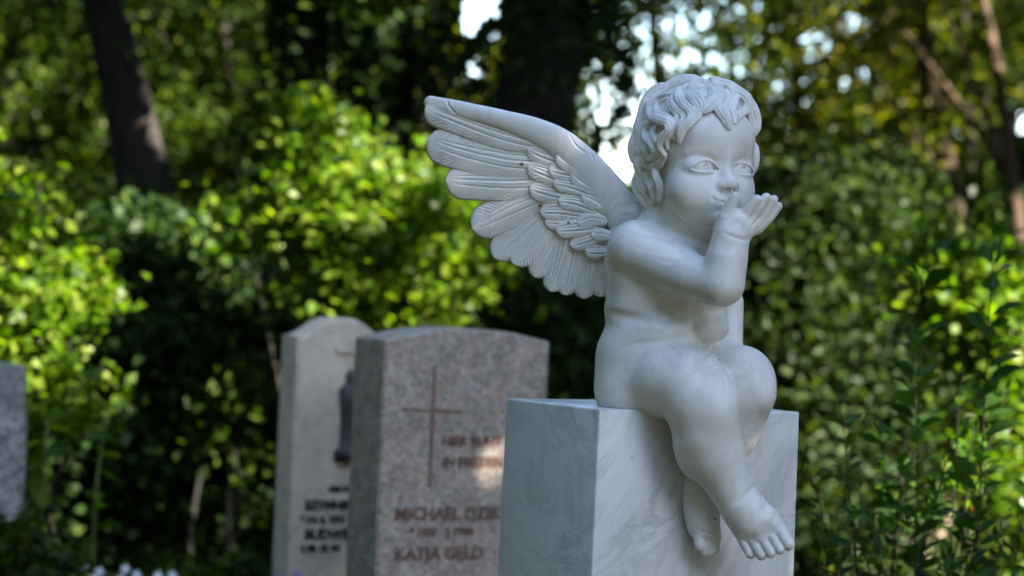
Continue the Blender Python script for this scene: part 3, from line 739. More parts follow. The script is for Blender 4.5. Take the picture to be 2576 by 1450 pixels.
class Stone:
    """upright slab standing on the ground; profile(u) = height above zs at u in 0..1 across the front"""
    def __init__(s, name, px, py, Y, yaw, W, T, prof, mat, label, cat='gravestone', z0=0.0, seg=28, group=None):
        s.o = unproj(px, py, Y); s.yaw = yaw; s.W = W; s.T = T
        s.ux = Vector((math.cos(yaw), math.sin(yaw), 0)); s.uy = Vector((-math.sin(yaw), math.cos(yaw), 0)); s.zs = s.o.z
        s.root = empty(name, (s.o.x, s.o.y, z0)); tag(s.root, label, cat, group)
        base = Vector((s.o.x, s.o.y, 0)); V = []; Fs = []; b = 0.006
        us = [i / seg for i in range(seg + 1)]
        rings = []
        for off, inset in ((0, b), (b, 0), (T - b, 0), (T, b)):
            row = []
            for k, u in enumerate(us):
                uu = min(max(u, inset / W), 1 - inset / W)
                p = base + s.ux * (uu * W) + s.uy * off; p.z = s.zs + prof(u) - inset; row.append(len(V)); V.append(p)
            lo = []
            for u in (1.0, 0.0):
                uu = min(max(u, inset / W), 1 - inset / W)
                p = base + s.ux * (uu * W) + s.uy * off; p.z = z0; lo.append(len(V)); V.append(p)
            rings.append(row + lo)
        n = len(rings[0])
        Fs.append(tuple(rings[0][::-1])); Fs.append(tuple(rings[3]))
        for a, c in zip(rings[:-1], rings[1:]):
            for k in range(n):
                Fs.append((a[k], a[(k + 1) % n], c[(k + 1) % n], c[k]))
        s.slab = mesh_py('slab', V, Fs, mat, s.root)
    def at(s, px, py, lift=0.0):
        """point of the front plane seen at a grid position"""
        a = unproj(px, py, 1.0); b = unproj(px, py, 2.0); d = b - a
        t = (s.o - a).dot(s.uy) / d.dot(s.uy); return a + d * t - s.uy * lift
    def bar(s, name, p0, p1, w, mat, depth=0.004):
        A, Bp = s.at(*p0), s.at(*p1); d = (Bp - A).normalized(); nrm = -s.uy; sd = d.cross(nrm).normalized() * (w / 2)
        V = [A - sd, A + sd, Bp + sd, Bp - sd]; V2 = [v + nrm * depth for v in V]; V1 = [v - nrm * 0.001 for v in V]
        return mesh_py(name, V1 + V2, [(3, 2, 1, 0), (4, 5, 6, 7), (0, 1, 5, 4), (1, 2, 6, 5), (2, 3, 7, 6), (3, 0, 4, 7)], mat, s.root)
    def text(s, txt, px, py, h, mat, parent=None, bold=0.0):
        """lettering with its baseline starting at (px, py), cap height h in grid units"""
        A = s.at(px, py, 0.0012); hm = h * TAN * A.y
        cu = bpy.data.curves.new('lettering', 'FONT'); cu.body = txt; cu.size = hm / 0.70; cu.extrude = 0.0015; cu.offset = bold; cu.resolution_u = 2
        tmp = bpy.data.objects.new('lettering', cu); col.objects.link(tmp)
        bpy.context.view_layer.update()
        me = bpy.data.meshes.new_from_object(tmp.evaluated_get(bpy.context.evaluated_depsgraph_get()))
        bpy.data.objects.remove(tmp); bpy.data.curves.remove(cu)
        M = Matrix(((s.ux.x, 0, -s.uy.x, A.x), (s.ux.y, 0, -s.uy.y, A.y), (0, 1, 0, A.z), (0, 0, 0, 1)))
        me.transform(M); me.materials.clear()
        return link_mesh('lettering', me, mat, parent or s.root)
pink = Stone('gravestone', 970, 856, 5.7, R_(30), 0.452, 0.165, lambda u: 0.030 * (1 - (2 * u - 1) ** 2) + 0.006 * u, M_PINK,
             'pink grey granite gravestone with a thin engraved cross, just left of the marble block')
cr = pink.bar('engraved_cross', (1094, 920), (1080, 1228), 0.008, M_LETTER, 0.0012)
pink.bar('cross_arm', (1012, 1031), (1084, 1034), 0.007, M_LETTER, 0.0012).parent = cr
pink.bar('cross_arm', (1092, 1034), (1165, 1037), 0.007, M_LETTER, 0.0012).parent = cr
for txt, px, py, h in [('HIER RUHT', 1112, 1121, 24), ('IN FRIEDEN', 1112, 1174, 24), ('MICHAEL DZIK', 992, 1309, 32), ('* 1927   † 1998', 1030, 1349, 20), ('KATJA GELD', 992, 1410, 32)]:
    pink.text(txt, px, py, h, M_LETTER, bold=0.0012)
def wprof(u):
    t = abs(2 * u - 1); return 0.052 * (0.5 + 0.5 * math.cos(math.pi * min(1, max(0, (t - 0.12) / 0.88))))
white = Stone('gravestone', 749, 846, 6.45, R_(30), 0.275, 0.105, wprof, M_WHITE,
              'pale weathered marble gravestone with curved top and dark relief, behind the granite one')
for txt, px, py, h in [('HIER RUHEN', 826, 1236, 12), ('SZYMNIK', 767, 1282, 22), ('* 14. 4. 1921', 756, 1316, 17), ('BUDWIK', 765, 1357, 24), ('† 28. 12. 84', 756, 1388, 16)]:
    white.text(txt, px, py, h, M_LETTER2, bold=0.0016)
# recessed panel frame and relief figure
def relief(stone, cx, top, bot):
    """a small standing robed bronze figure against the slab"""
    Z0 = stone.at(cx, bot).z; Z1 = stone.at(cx, top).z; Hh = Z1 - Z0; c = stone.at(cx, bot)
    prof = [(0.0, .16, .05), (.10, .17, .06), (.14, .11, .05), (.45, .10, .05), (.62, .12, .055), (.78, .14, .055), (.84, .07, .04), (.88, .055, .045), (.94, .06, .05), (1.0, .02, .02)]
    V = []; Fs = []; n = 14
    for q, (h, wx_, dp) in enumerate(prof):
        for i in range(n):
            a = 2 * math.pi * i / n
            V.append(c + stone.ux * (math.cos(a) * wx_ * Hh) - stone.uy * (0.004 + max(-0.4, math.sin(a)) * dp * Hh * 1.5) + Vector((0, 0, h * Hh)))
        if q:
            for i in range(n): Fs.append(((q - 1) * n + i, (q - 1) * n + (i + 1) % n, q * n + (i + 1) % n, q * n + i))
    Fs.append(tuple(range(n))[::-1]); Fs.append(tuple(range(len(V) - n, len(V))))
    return mesh_py('relief_figure', V, Fs, M_BRONZE, stone.root, smooth=True)
relief(white, 872, 930, 1158)
white.bar('niche_lintel', (842, 880), (905, 884), 0.012, M_WHITE, 0.010)
# rough grey slab cut off by the left border
import bmesh
def rough_slab():
    root = empty('gravestone', unproj(-60, 1130, 6.6)); root.location.z = 0
    tag(root, 'rough grey granite slab with a broken slanting edge at the far left', 'gravestone')
    out = [(-230, 905), (-120, 912), (0, 916), (58, 928), (62, 990), (63, 1080), (60, 1180), (57, 1260), (50, 1318), (20, 1342), (-30, 1372), (-120, 1385), (-230, 1380)]
    r = random.Random(5); pts = []
    for i in range(len(out)):
        a, b = out[i], out[(i + 1) % len(out)]
        for t in (0, .33, .66): pts.append((a[0] + (b[0] - a[0]) * t + (r.uniform(-2, 2) if t else 0), a[1] + (b[1] - a[1]) * t + (r.uniform(-2, 2) if t else 0)))
    bm = bmesh.new(); f0 = []; f1 = []
    for (x, y) in pts:
        f0.append(bm.verts.new(unproj(x, y, 6.6 + (x + 60) * 0.0003))); q = unproj(x, y, 6.6 + (x + 60) * 0.0003); f1.append(bm.verts.new(q + Vector((-0.03, 0.17, 0))))
    n = len(pts); bm.faces.new(f0); bm.faces.new(f1[::-1])
    for i in range(n): bm.faces.new((f0[(i + 1) % n], f0[i], f1[i], f1[(i + 1) % n]))
    bmesh.ops.triangulate(bm, faces=bm.faces[:]); bmesh.ops.subdivide_edges(bm, edges=bm.edges[:], cuts=3, use_grid_fill=True)
    for v in bm.verts: v.co += Vector((r.uniform(-1, 1), r.uniform(-1, 1), r.uniform(-1, 1))) * 0.0025
    bmesh.ops.recalc_face_normals(bm, faces=bm.faces[:])
    me = bpy.data.meshes.new('slab'); bm.to_mesh(me); bm.free(); link_mesh('slab', me, M_GREY, root)
    c = unproj(-90, 1130, 6.66); zb = unproj(-90, 1375, 6.6).z + 0.01
    b = bevel_box('plinth', (c.x - 0.12, c.y - 0.02), 0, 0.20, 0.16, 0.0, zb, M_GREY, 0.006, root)
rough_slab()
# ------------------------------------------------------------------ vegetation
def mat_leaf(name, stops, trans=0.45, rough=0.5, tcol=(0.55, 0.75, 0.12), spec=0.35):
    t = NT(name); at = t.n('ShaderNodeAttribute', attribute_name='tint')
    r = t.ramp(at, 'Fac', stops)
    b = t.n('ShaderNodeBsdfPrincipled', i_Roughness=rough); b.inputs['Specular IOR Level'].default_value = spec
    t.l(r, 0, b, 'Base Color')
    m = t.mix(1.0, (r, 0), (2.9 * tcol[0] + 0.5, 2.6 * tcol[1] + 0.4, 2.6 * tcol[2]), 'MULTIPLY')
    tr = t.n('ShaderNodeBsdfTranslucent'); t.l(m, 2, tr, 'Color')
    mx = t.n('ShaderNodeMixShader', i_0=trans); t.l(b, 0, mx, 1); t.l(tr, 0, mx, 2); t.l(mx, 0, t.out, 0); return t.m
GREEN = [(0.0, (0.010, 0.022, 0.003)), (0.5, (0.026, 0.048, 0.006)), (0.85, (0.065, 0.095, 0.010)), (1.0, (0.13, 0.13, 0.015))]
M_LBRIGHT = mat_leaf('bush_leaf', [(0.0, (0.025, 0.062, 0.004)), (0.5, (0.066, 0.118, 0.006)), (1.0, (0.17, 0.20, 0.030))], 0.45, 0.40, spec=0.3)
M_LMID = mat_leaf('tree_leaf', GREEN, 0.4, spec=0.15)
M_LGREY = mat_leaf('hedge_leaf', [(0.0, (0.012, 0.024, 0.007)), (0.5, (0.024, 0.044, 0.014)), (1.0, (0.07, 0.095, 0.034))], 0.3, 0.5, spec=0.15)
M_LDARK = mat_leaf('ivy_leaf', [(0.0, (0.010, 0.024, 0.006)), (0.7, (0.022, 0.045, 0.010)), (1.0, (0.08, 0.11, 0.03))], 0.2, 0.5, spec=0.1)
M_LYEL = mat_leaf('autumn_leaf', [(0.0, (0.02, 0.034, 0.003)), (0.5, (0.065, 0.075, 0.006)), (1.0, (0.19, 0.16, 0.012))], 0.5, spec=0.2)
M_LNEAR = mat_leaf('shrub_leaf', [(0.0, (0.016, 0.046, 0.006)), (0.6, (0.042, 0.092, 0.010)), (0.9, (0.065, 0.11, 0.015)), (0.93, (0.13, 0.03, 0.014)), (1.0, (0.16, 0.04, 0.016))], 0.4, 0.42, spec=0.25)
def mat_bark(name, c):
    t = NT(name); tc = t.n('ShaderNodeTexCoord'); mp = t.n('ShaderNodeMapping'); mp.inputs['Scale'].default_value = (1, 1, 0.22); t.l(tc, 'Object', mp, 'Vector')
    n = t.noise((mp, 0), 28, 6, 0.65, 0.5); r = t.ramp(n, 0, [(0.3, tuple(x * 0.35 for x in c)), (0.7, c)])
    b = t.n('ShaderNodeBsdfPrincipled', i_Roughness=0.9); t.l(r, 0, b, 'Base Color')
    bp = t.n('ShaderNodeBump', i_Strength=0.9, i_Distance=0.02); t.l(n, 0, bp, 'Height'); t.l(bp, 0, b, 'Normal'); t.l(b, 0, t.out, 0); return t.m
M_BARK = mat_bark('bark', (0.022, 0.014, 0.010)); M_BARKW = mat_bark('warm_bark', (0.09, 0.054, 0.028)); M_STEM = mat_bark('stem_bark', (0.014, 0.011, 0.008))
M_GSTEM = mat_simple('green_stem', (0.10, 0.15, 0.03), 0.6)
def leaves(name, C, size, mat, parent, seed=0, aspect=0.55, up=0.5, tint=None, kind=None):
    """C (n,3) leaf centres -> one mesh of folded leaf blades"""
    r = np.random.default_rng(seed); n = len(C)
    sz = size * r.uniform(0.6, 1.3, n)
    nr = r.normal(size=(n, 3)); nr[:, 2] += up * 2; nr /= np.linalg.norm(nr, axis=1)[:, None]
    a = r.normal(size=(n, 3)); a -= (a * nr).sum(1)[:, None] * nr; a /= np.linalg.norm(a, axis=1)[:, None]; b = np.cross(nr, a)
    L = a * sz[:, None] * 0.5; Wd = b * (sz * aspect * 0.5)[:, None]; N = nr * (sz * 0.12)[:, None]
    V = np.stack([C - L, C - L * 0.15 + Wd + N, C + L - N, C - L * 0.15 - Wd + N], 1).reshape(-1, 3)
    Fq = np.arange(4 * n).reshape(n, 4)
    if tint is None: tint = r.beta(2, 2.4, n)
    o = mesh_np(name, V, Fq, mat, parent, smooth=False, colr=np.repeat(tint, 4))
    if kind: o['kind'] = kind
    return o
def leaves6(name, C, A, size, mat, parent, seed=0, aspect=0.34, tint=None, sm=1.0):
    """larger pointed leaves with a mid-rib; A = growth direction"""
    r = np.random.default_rng(seed); n = len(C); sz = size * r.uniform(0.7, 1.2, n) * sm
    A = A / np.linalg.norm(A, axis=1)[:, None]; up = np.tile([0, 0, 1.0], (n, 1)) + r.normal(size=(n, 3)) * 0.6
    b = np.cross(A, up); b /= np.linalg.norm(b, axis=1)[:, None]; nn = np.cross(b, A)
    P = []; prof = [(0.0, 0.0, 0.0), (0.28, 0.85, 0.02), (0.55, 1.0, 0.0), (0.8, 0.62, -0.05), (1.0, 0.0, -0.14)]
    for t, wd, dr in prof:
        mid = C + A * (sz * t)[:, None] + nn * (sz * dr)[:, None]; e = b * (sz * aspect * 0.5 * wd)[:, None]; l = nn * (sz * aspect * 0.16 * wd)[:, None]
        P += [mid - e + l, mid, mid + e + l]
    V = np.stack(P, 1).reshape(-1, 3); Fq = []
    for k in range(4):
        for s_ in (0, 1):
            q = np.array([3 * k + s_, 3 * k + s_ + 1, 3 * k + s_ + 4, 3 * k + s_ + 3]); Fq.append(q[None, :] + 15 * np.arange(n)[:, None])
    if tint is None: tint = r.uniform(0, 0.9, n)
    return mesh_np(name, V, np.concatenate(Fq), mat, parent, smooth=True, colr=np.repeat(tint, 15))
def tubes(name, paths, mat, parent, n=9, seed=0, wob=0.0):
    V = []; Fs = []; r = random.Random(seed)
    for path in paths:
        P = [Vector(p[:3]) for p in path]; base = len(V)
        for i, p in enumerate(P):
            d = (P[min(i + 1, len(P) - 1)] - P[max(i - 1, 0)]).normalized(); a = d.cross(Vector((0.3, 1, 0.1))).normalized(); b = d.cross(a)
            for k in range(n):
                t = 2 * math.pi * k / n; q = path[i][3] * (1 + r.uniform(-wob, wob)); V.append(p + (a * math.cos(t) + b * math.sin(t)) * q)
        for i in range(len(P) - 1):
            for k in range(n): Fs.append((base + i * n + k, base + i * n + (k + 1) % n, base + (i + 1) * n + (k + 1) % n, base + (i + 1) * n + k))
        Fs.append(tuple(base + k for k in range(n))[::-1]); Fs.append(tuple(base + (len(P) - 1) * n + k for k in range(n)))
    return mesh_py(name, V, Fs, mat, parent, smooth=True)
def clusters(c, rad, nc, per, cr, seed, shell=0.5, keep=None):
    """leaf centres in clumps through an ellipsoid"""
    r = np.random.default_rng(seed); d = r.normal(size=(nc, 3)); d /= np.linalg.norm(d, axis=1)[:, None]
    q = shell + (1 - shell) * r.random(nc) ** 0.6; q *= r.uniform(0.82, 1.1, nc)
    K = np.array(c) + d * q[:, None] * np.array(rad)
    m = r.poisson(per, len(K)); P = np.repeat(K, m, 0); s = np.repeat(cr * r.uniform(0.6, 1.3, len(K)), m)
    g = r.normal(size=(len(P), 3)); P = P + g * s[:, None] * np.array([1, 1, 0.7])
    return P if keep is None else P[keep(P)]
def pix(K):
    """grid position of world points"""
    X = K[:, 0]; Y = np.maximum(K[:, 1], 0.01); Z = K[:, 2] - CAMZ
    return 1288 + (X * cR.x + Z * cR.z) / (TAN * Y), 725 - (X * cU.x + Z * cU.z) / (TAN * Y)
GAPS = [(1590, 340, 115, 140, .12), (1500, 240, 90, 90, .5), (1700, 130, 120, 110, .5), (1215, 40, 55, 80, 0.0), (1195, 190, 25, 60, .1), (2545, 400, 60, 150, 0.0), (2500, 560, 60, 70, .1), (2440, 320, 40, 50, .3),
        (2170, 215, 60, 45, .2), (1985, 250, 50, 45, .4), (1870, 420, 50, 60, .4), (2010, 500, 60, 50, .3), (2050, 120, 45, 45, .4), (2270, 330, 35, 50, .4), (1400, 330, 50, 60, .6), (1780, 250, 60, 60, .5), (2400, 90, 60, 50, .5), (2130, 60, 30, 30, .4), (1850, 180, 40, 50, .5), (2350, 600, 50, 35, .4)]
def sky_gaps(K, seed=3):
    x, y = pix(K); r = np.random.default_rng(seed + len(K)); k = np.ones(len(K), bool)
    for gx, gy, rx, ry, p in GAPS:
        m = ((x - gx) / rx) ** 2 + ((y - gy) / ry) ** 2 < 1; k &= ~(m & (r.random(len(K)) > p))
    return k
# spots picked to be sunlit; crown leaves towards the sun are cut away: (grid x, grid y, distance, radius in metres)
LIT = [(930, 420, 8.4, .42), (1080, 560, 8.4, .42), (760, 330, 8.5, .34), (900, 660, 8.3, .40), (700, 480, 8.5, .25), (620, 620, 8.4, .2), (1100, 720, 8.2, .25), (60, 600, 7.6, .34), (140, 760, 7.5, .26), (40, 480, 7.7, .25), (60, 850, 7.4, .15),
       (2310, 690, 8.0, .34), (2420, 690, 8.0, .45), (2520, 760, 8.0, .50), (2560, 930, 7.9, .45), (2430, 850, 8.0, .32), (2450, 1000, 7.8, .14), (560, 170, 12, .46), (500, 40, 12.5, .36), (630, 300, 12.3, .26), (30, 210, 12, .40), (190, 330, 12, .38), (100, 380, 12, .25), (480, 330, 12.2, .2), (1130, 200, 12.4, .40), (920, 120, 10.8, .18), (910, 300, 10.8, .16), 
       (1232, 1180, 5.87, -.045), (2520, 1080, 5.3, .06), (2400, 150, 13, .55), (2200, 260, 13, .4), (2520, 60, 13, .5), (2370, 250, 12.6, .16), (2080, 300, 13, .3), (2460, 430, 12.8, .25), (2000, 90, 13, .3), (640, 960, 8.6, .2), (560, 1000, 8.7, .16), (1650, 500, 12, .3), (1870, 160, 12, .35), (1950, 800, 9.7, .12), (2080, 620, 9.7, .14), (2230, 800, 9.6, .12), (1420, 420, 11, .3), (2170, 950, 12.5, .28), (650, 1280, 12, .3), (1040, 1180, 8.3, .1), (360, 60, 10.8, .07), (395, 270, 10.7, .06), (2280, 1150, 11.5, .2), (2500, 1150, 7.8, .15), (370, 350, 10.7, .05)]
LITW = [(np.array(unproj(a, b, Y)), rad * (1.2 if rad > 0.1 else 1)) for a, b, Y, rad in LIT]
SD = np.array(SUN_DIR)
SA = np.cross(SD, [0, 0, 1.0]); SA /= np.linalg.norm(SA); SB = np.cross(SD, SA)
rw = np.random.default_rng(99); WAVES = [(rw.uniform(-1, 1, 2), rw.uniform(0, 6.28)) for _ in range(14)]
def dapple(K):
    """leaf clumps left standing in the canopy gaps, so that the light falls in flecks"""
    u, v = K @ SA, K @ SB; q = np.zeros(len(K))
    for i, (w_, p) in enumerate(WAVES):
        n_ = w_ / (np.linalg.norm(w_) + 1e-6) * (7 + 11 * (i / 14)); q += np.sin(u * n_[0] + v * n_[1] + p)
    return q / 2.65
def sun_keep(K, pad=0.10):  # cuts holes in the crowns so the sun reaches the picked spots
    k = np.ones(len(K), bool); fleck = dapple(K) > -0.75
    for p, rad in LITW:
        v = K - p; t = v @ SD; d = np.linalg.norm(v - t[:, None] * SD, axis=1)
        k &= ~((t > 0.5) & (d < rad + pad) & (fleck | (rad < 0.08)))
    return k
def both(K): return sky_gaps(K) & sun_keep(K, 0.03)

# ground
def mat_ground():
    t = NT('ground_soil'); tc = t.n('ShaderNodeTexCoord'); n = t.noise((tc, 'Object'), 1.3, 8, 0.65)
    r = t.ramp(n, 0, [(0.35, (0.018, 0.014, 0.009)), (0.5, (0.018, 0.026, 0.008)), (0.7, (0.045, 0.036, 0.022))])
    b = t.n('ShaderNodeBsdfPrincipled', i_Roughness=0.95); t.l(r, 0, b, 'Base Color')
    n2 = t.noise((tc, 'Object'), 30, 5, 0.6); bp = t.n('ShaderNodeBump', i_Strength=0.8, i_Distance=0.03); t.l(n2, 0, bp, 'Height'); t.l(bp, 0, b, 'Normal'); t.l(b, 0, t.out, 0); return t.m
ground = mesh_py('ground', [(-300, -300, 0), (300, -300, 0), (300, 300, 0), (-300, 300, 0)], [(0, 1, 2, 3)], mat_ground()); tag(ground, kind='structure')
r_ = np.random.default_rng(77)
gc = np.column_stack([r_.uniform(-3.2, 3.2, 26000), r_.uniform(4.4, 12, 26000), np.abs(r_.normal(0, .05, 26000))]); gc[:, 2] += 0.02
gcover = leaves('ground_cover', gc, 0.05, M_LMID, None, 5, up=0.8); tag(gcover, kind='stuff')

def make_tree(name, label, base, top, r0, crown=None, mat=M_LMID, leaf=0.08, seed=1, limbs=5, keep=None, llo=0.45, group=None, bark=M_BARK, per=26, cr=0.22, mid=None, up=0.4, cat='tree'):
    """tapered trunk with limbs and a clumped crown; crown = list of (centre, radii, clusters)"""
    root = empty(name, base); tag(root, label, cat, group); rr = random.Random(seed)
    b, t = Vector(base), Vector(top)
    if name == 'unseen_tall_tree': mid = (b.x * .9 + t.x * .1, b.y, 3.6)
    m = Vector(mid) if mid else (b + t) / 2 + Vector((rr.uniform(-.1, .1), rr.uniform(-.1, .1), 0))
    path = []
    for i in range(11):
        s = i / 10; p = b * (1 - s) ** 2 + m * 2 * s * (1 - s) + t * s * s; path.append((*p, r0 * (1.25 - 0.25 * min(1, s * 6)) * (1 - 0.62 * s)))
    paths = [path]
    if crown:
        for c, rad, nc in crown:
            for k in range(limbs):
                s = rr.uniform(llo, 0.98); i = min(9, int(round(s * 10))); st = Vector(path[i][:3])
                e = Vector(c) + Vector((rr.uniform(-.8, .8) * rad[0], rr.uniform(-.8, .8) * rad[1], rr.uniform(-.6, .8) * rad[2])); mm = (st + e) / 2 + Vector((0, 0, rr.uniform(-.1, .3)))
                q0 = path[i][3] * 0.5
                paths.append([(*(st * (1 - u) ** 2 + mm * 2 * u * (1 - u) + e * u * u), q0 * (1 - 0.85 * u)) for u in [j / 7 for j in range(8)]])
    tubes('trunk', paths, bark, root, 10, seed, 0.06)
    if crown:
        P = np.concatenate([clusters(c, rad, nc, per, cr, seed * 13 + i, keep=keep) for i, (c, rad, nc) in enumerate(crown)])
        leaves('crown', P, leaf, mat, root, seed, up=up)
    return root
def PW(px, py, Y): return tuple(unproj(px, py, Y))

# --- unseen trees added to block sun and sky from the graves
def statue_shade(K): return sun_keep(K, 0.10)
make_tree('unseen_shade_tree', 'unseen tall leafy tree right of the viewer, crown placed to shade the statue', (6.2, -1.2, 0), (6.0, -0.4, 7.2), 0.24,
          [((5.9, -0.5, 6.6), (2.6, 2.4, 1.7), 1000), ((4.9, 2.0, 6.4), (2.0, 1.6, 1.3), 420)], M_LMID, 0.15, 101, 7, keep=statue_shade, per=24, cr=0.20)
make_tree('unseen_shade_tree', 'unseen broad leafy tree behind the right hand shrubs, added to shade the graves', (5.6, 6.6, 0), (4.6, 5.2, 6.8), 0.22,
          [((3.9, 4.7, 6.2), (2.6, 2.4, 1.4), 900)], M_LMID, 0.15, 102, 7, keep=statue_shade, per=24, cr=0.22)
make_tree('unseen_shade_tree', 'unseen broad leafy tree at the far right of the wood, added to shade the hedge', (7.6, 11.5, 0), (6.4, 9.6, 7.0), 0.25,
          [((5.6, 9.0, 6.6), (3.0, 2.8, 1.5), 900)], M_LMID, 0.16, 103, 7, keep=statue_shade, per=22, cr=0.25)

make_tree('unseen_shade_tree', 'unseen spreading tree behind the viewer, added to block skylight', (-2.4, -5.0, 0), (-2.0, -3.6, 6.8), 0.22, [((-2.0, -3.4, 5.6), (2.6, 2.4, 1.8), 560)], M_LMID, 0.17, 105, 6, keep=statue_shade, per=22, cr=0.25)  # added behind the camera to dim the sky on the statue
ring = []
for k in range(26):
    a = R_(-205 + k * 9.2); low = -66 < math.degrees(a) < -24; ring.append(clusters((math.cos(a) * 15, math.sin(a) * 15 + 3, 1.4 if low else 5.0), (2.4, 1.8, 2.4 if low else 6.2), 130 if low else 340, 20, .45, 500 + k))
for k in range(12):
    a = R_(22 + k * 4.9) if k < 11 else R_(75)
    for sg in (0, 1):
        b_ = a if sg == 0 else math.pi - a
        ring.append(clusters((math.cos(b_) * 22, math.sin(b_) * 22 + 2, 4.4), (2.2, 1.8, 5.4), 260, 18, .45, 540 + k * 2 + sg))
o = leaves('added_woodland_ring', np.concatenate(ring), 0.5, M_LDARK, None, 19, up=0.2); tag(o, kind='stuff')  # leaf ring added to block low skylight, lowered in one sector
make_tree('unseen_shade_tree', 'unseen spreading tree to the left of the viewer, added to block skylight', (-5.4, 0.5, 0), (-4.8, 1.2, 6.0), 0.22, [((-4.4, 1.6, 4.6), (2.0, 3.4, 2.4), 650)], M_LMID, 0.17, 104, 6, keep=statue_shade, per=22, cr=0.25)  # out-of-view tree added to hold back skylight from the left
# unseen crowns added high above the frame to keep sky and sun off the bushes
for k, (x, y, z, rx, ry, nc, lb) in enumerate([(-4.8, 9.0, 6.4, 2.6, 2.6, 700, 'added unseen tall tree left of the graves with a high dense crown'), (-1.8, 11.0, 6.2, 2.8, 2.6, 900, 'added unseen tall tree behind the leaning trunk with a high dense crown'), (1.4, 11.4, 6.0, 2.8, 2.4, 800, 'added unseen tall tree behind the ivy trunks with a high dense crown'),
        (-1.6, 7.6, 5.6, 1.9, 1.6, 300, 'added unseen tree whose high boughs reach over the bright bush'), (1.9, 8.0, 5.6, 2.2, 1.6, 330, 'added unseen tree whose high boughs reach over the hedge'), (4.8, 13.4, 6.6, 2.8, 2.4, 700, 'added unseen tall tree behind the slender trees with a high crown'), (-5.6, 13.5, 6.8, 3.0, 2.6, 400, 'added unseen tall tree at the far left of the wood'), (-5.4, 5.4, 6.0, 1.8, 1.8, 220, 'added unseen tall tree left of the rough grey slab')]):
    bx = x + (1.2 if k in (3,) else 0)
    by = y + (4.5 if k in (3, 4) else 1.0); sx_ = -1 if x < 0 else 1
    make_tree('unseen_tall_tree', lb, (sx_ * max(abs(x) * 1.2, by * 0.212 + 1.0), by, 0), (x, y + .3, z), 0.13, [((x, y, z), (rx, ry, 1.0), nc)], M_LMID, 0.17, 201 + k, 6, keep=statue_shade, per=24, cr=0.25, llo=.8, group='added unseen trees over the graves')
# --- wood behind: nearer trees first
make_tree('leaning_tree', 'dark bare trunk leaning left, behind the bushes at the left', PW(510, 900, 10.8)[:2] + (0.0,), PW(215, -120, 10.4), 0.19,
          [(PW(200, -260, 10.6), (1.3, 1.0, .5), 90)], M_LMID, 0.07, 11, 5, keep=both, mid=PW(375, 330, 10.8), llo=.92)
ivt = make_tree('ivy_tree', 'thick ivy covered trunk right above the wing', PW(1190, 900, 10.0)[:2] + (0.0,), PW(1450, -160, 9.9), 0.30,
          [(PW(1380, -330, 10), (1.5, 1.2, .6), 120)], M_LMID, 0.07, 12, 5, keep=both, mid=PW(1300, 300, 10), llo=.92)
def ivy(root, p0, p1, rad, n, seed, size=0.055, spread=0.05):
    r = np.random.default_rng(seed); t = r.random(n); a = r.uniform(0, 2 * math.pi, n); p0, p1 = np.array(p0), np.array(p1)
    q = rad * (1 + 0.35 * np.sin(t * 9 + seed)) + np.abs(r.normal(0, spread, n))
    P = p0 + (p1 - p0) * t[:, None] + np.column_stack([np.cos(a) * q, np.sin(a) * q, r.normal(0, .03, n)])
    leaves('ivy', P, size, M_LDARK, root, seed, aspect=0.85, up=0.1, tint=r.beta(1.6, 3, n))
ivy(ivt, PW(1220, 760, 10), PW(1425, -60, 9.95), 0.27, 2300, 21, .05, .03)
iv2 = make_tree('ivy_tree', 'dark ivy covered trunk left of centre, behind the bright bush', PW(800, 900, 11.0)[:2] + (0.0,), PW(770, -140, 11.0), 0.25,
          [(PW(780, -300, 11), (1.4, 1.0, .6), 120)], M_LMID, 0.07, 13, 4, keep=both, llo=.92)
ivy(iv2, PW(800, 820, 11), PW(775, -60, 11), 0.22, 1800, 22, .05, .03)
ivy(iv2, PW(930, 560, 10.7), PW(915, -60, 10.7), 0.05, 700, 23, 0.06, 0.06)
iv3 = make_tree('ivy_tree', 'slim ivy covered trunk between the two thick ivy trunks', PW(1060, 900, 11.6)[:2] + (0.0,), PW(1030, -140, 11.4), 0.11,
          [(PW(1050, -250, 11.5), (1.0, 1.0, .5), 70)], M_LMID, 0.07, 14, 4, keep=both, llo=.92)
ivy(iv3, PW(1060, 800, 11.5), PW(1035, -60, 11.4), 0.13, 1500, 24)
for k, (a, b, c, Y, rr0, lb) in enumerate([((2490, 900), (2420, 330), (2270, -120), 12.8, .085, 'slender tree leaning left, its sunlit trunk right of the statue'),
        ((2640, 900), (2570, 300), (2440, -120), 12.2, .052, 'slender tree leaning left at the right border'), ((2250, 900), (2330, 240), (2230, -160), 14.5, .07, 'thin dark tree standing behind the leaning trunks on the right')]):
    make_tree('slender_tree', lb, PW(*a, Y)[:2] + (0.0,), PW(*c, Y), rr0, [(PW(c[0], -40, Y + .3), (1.2, 1.3, .75), 110)], M_LYEL, 0.055, 31 + k, 5, keep=both, per=40, bark=M_BARKW, mid=PW(*b, Y), group='slender trees at the right')
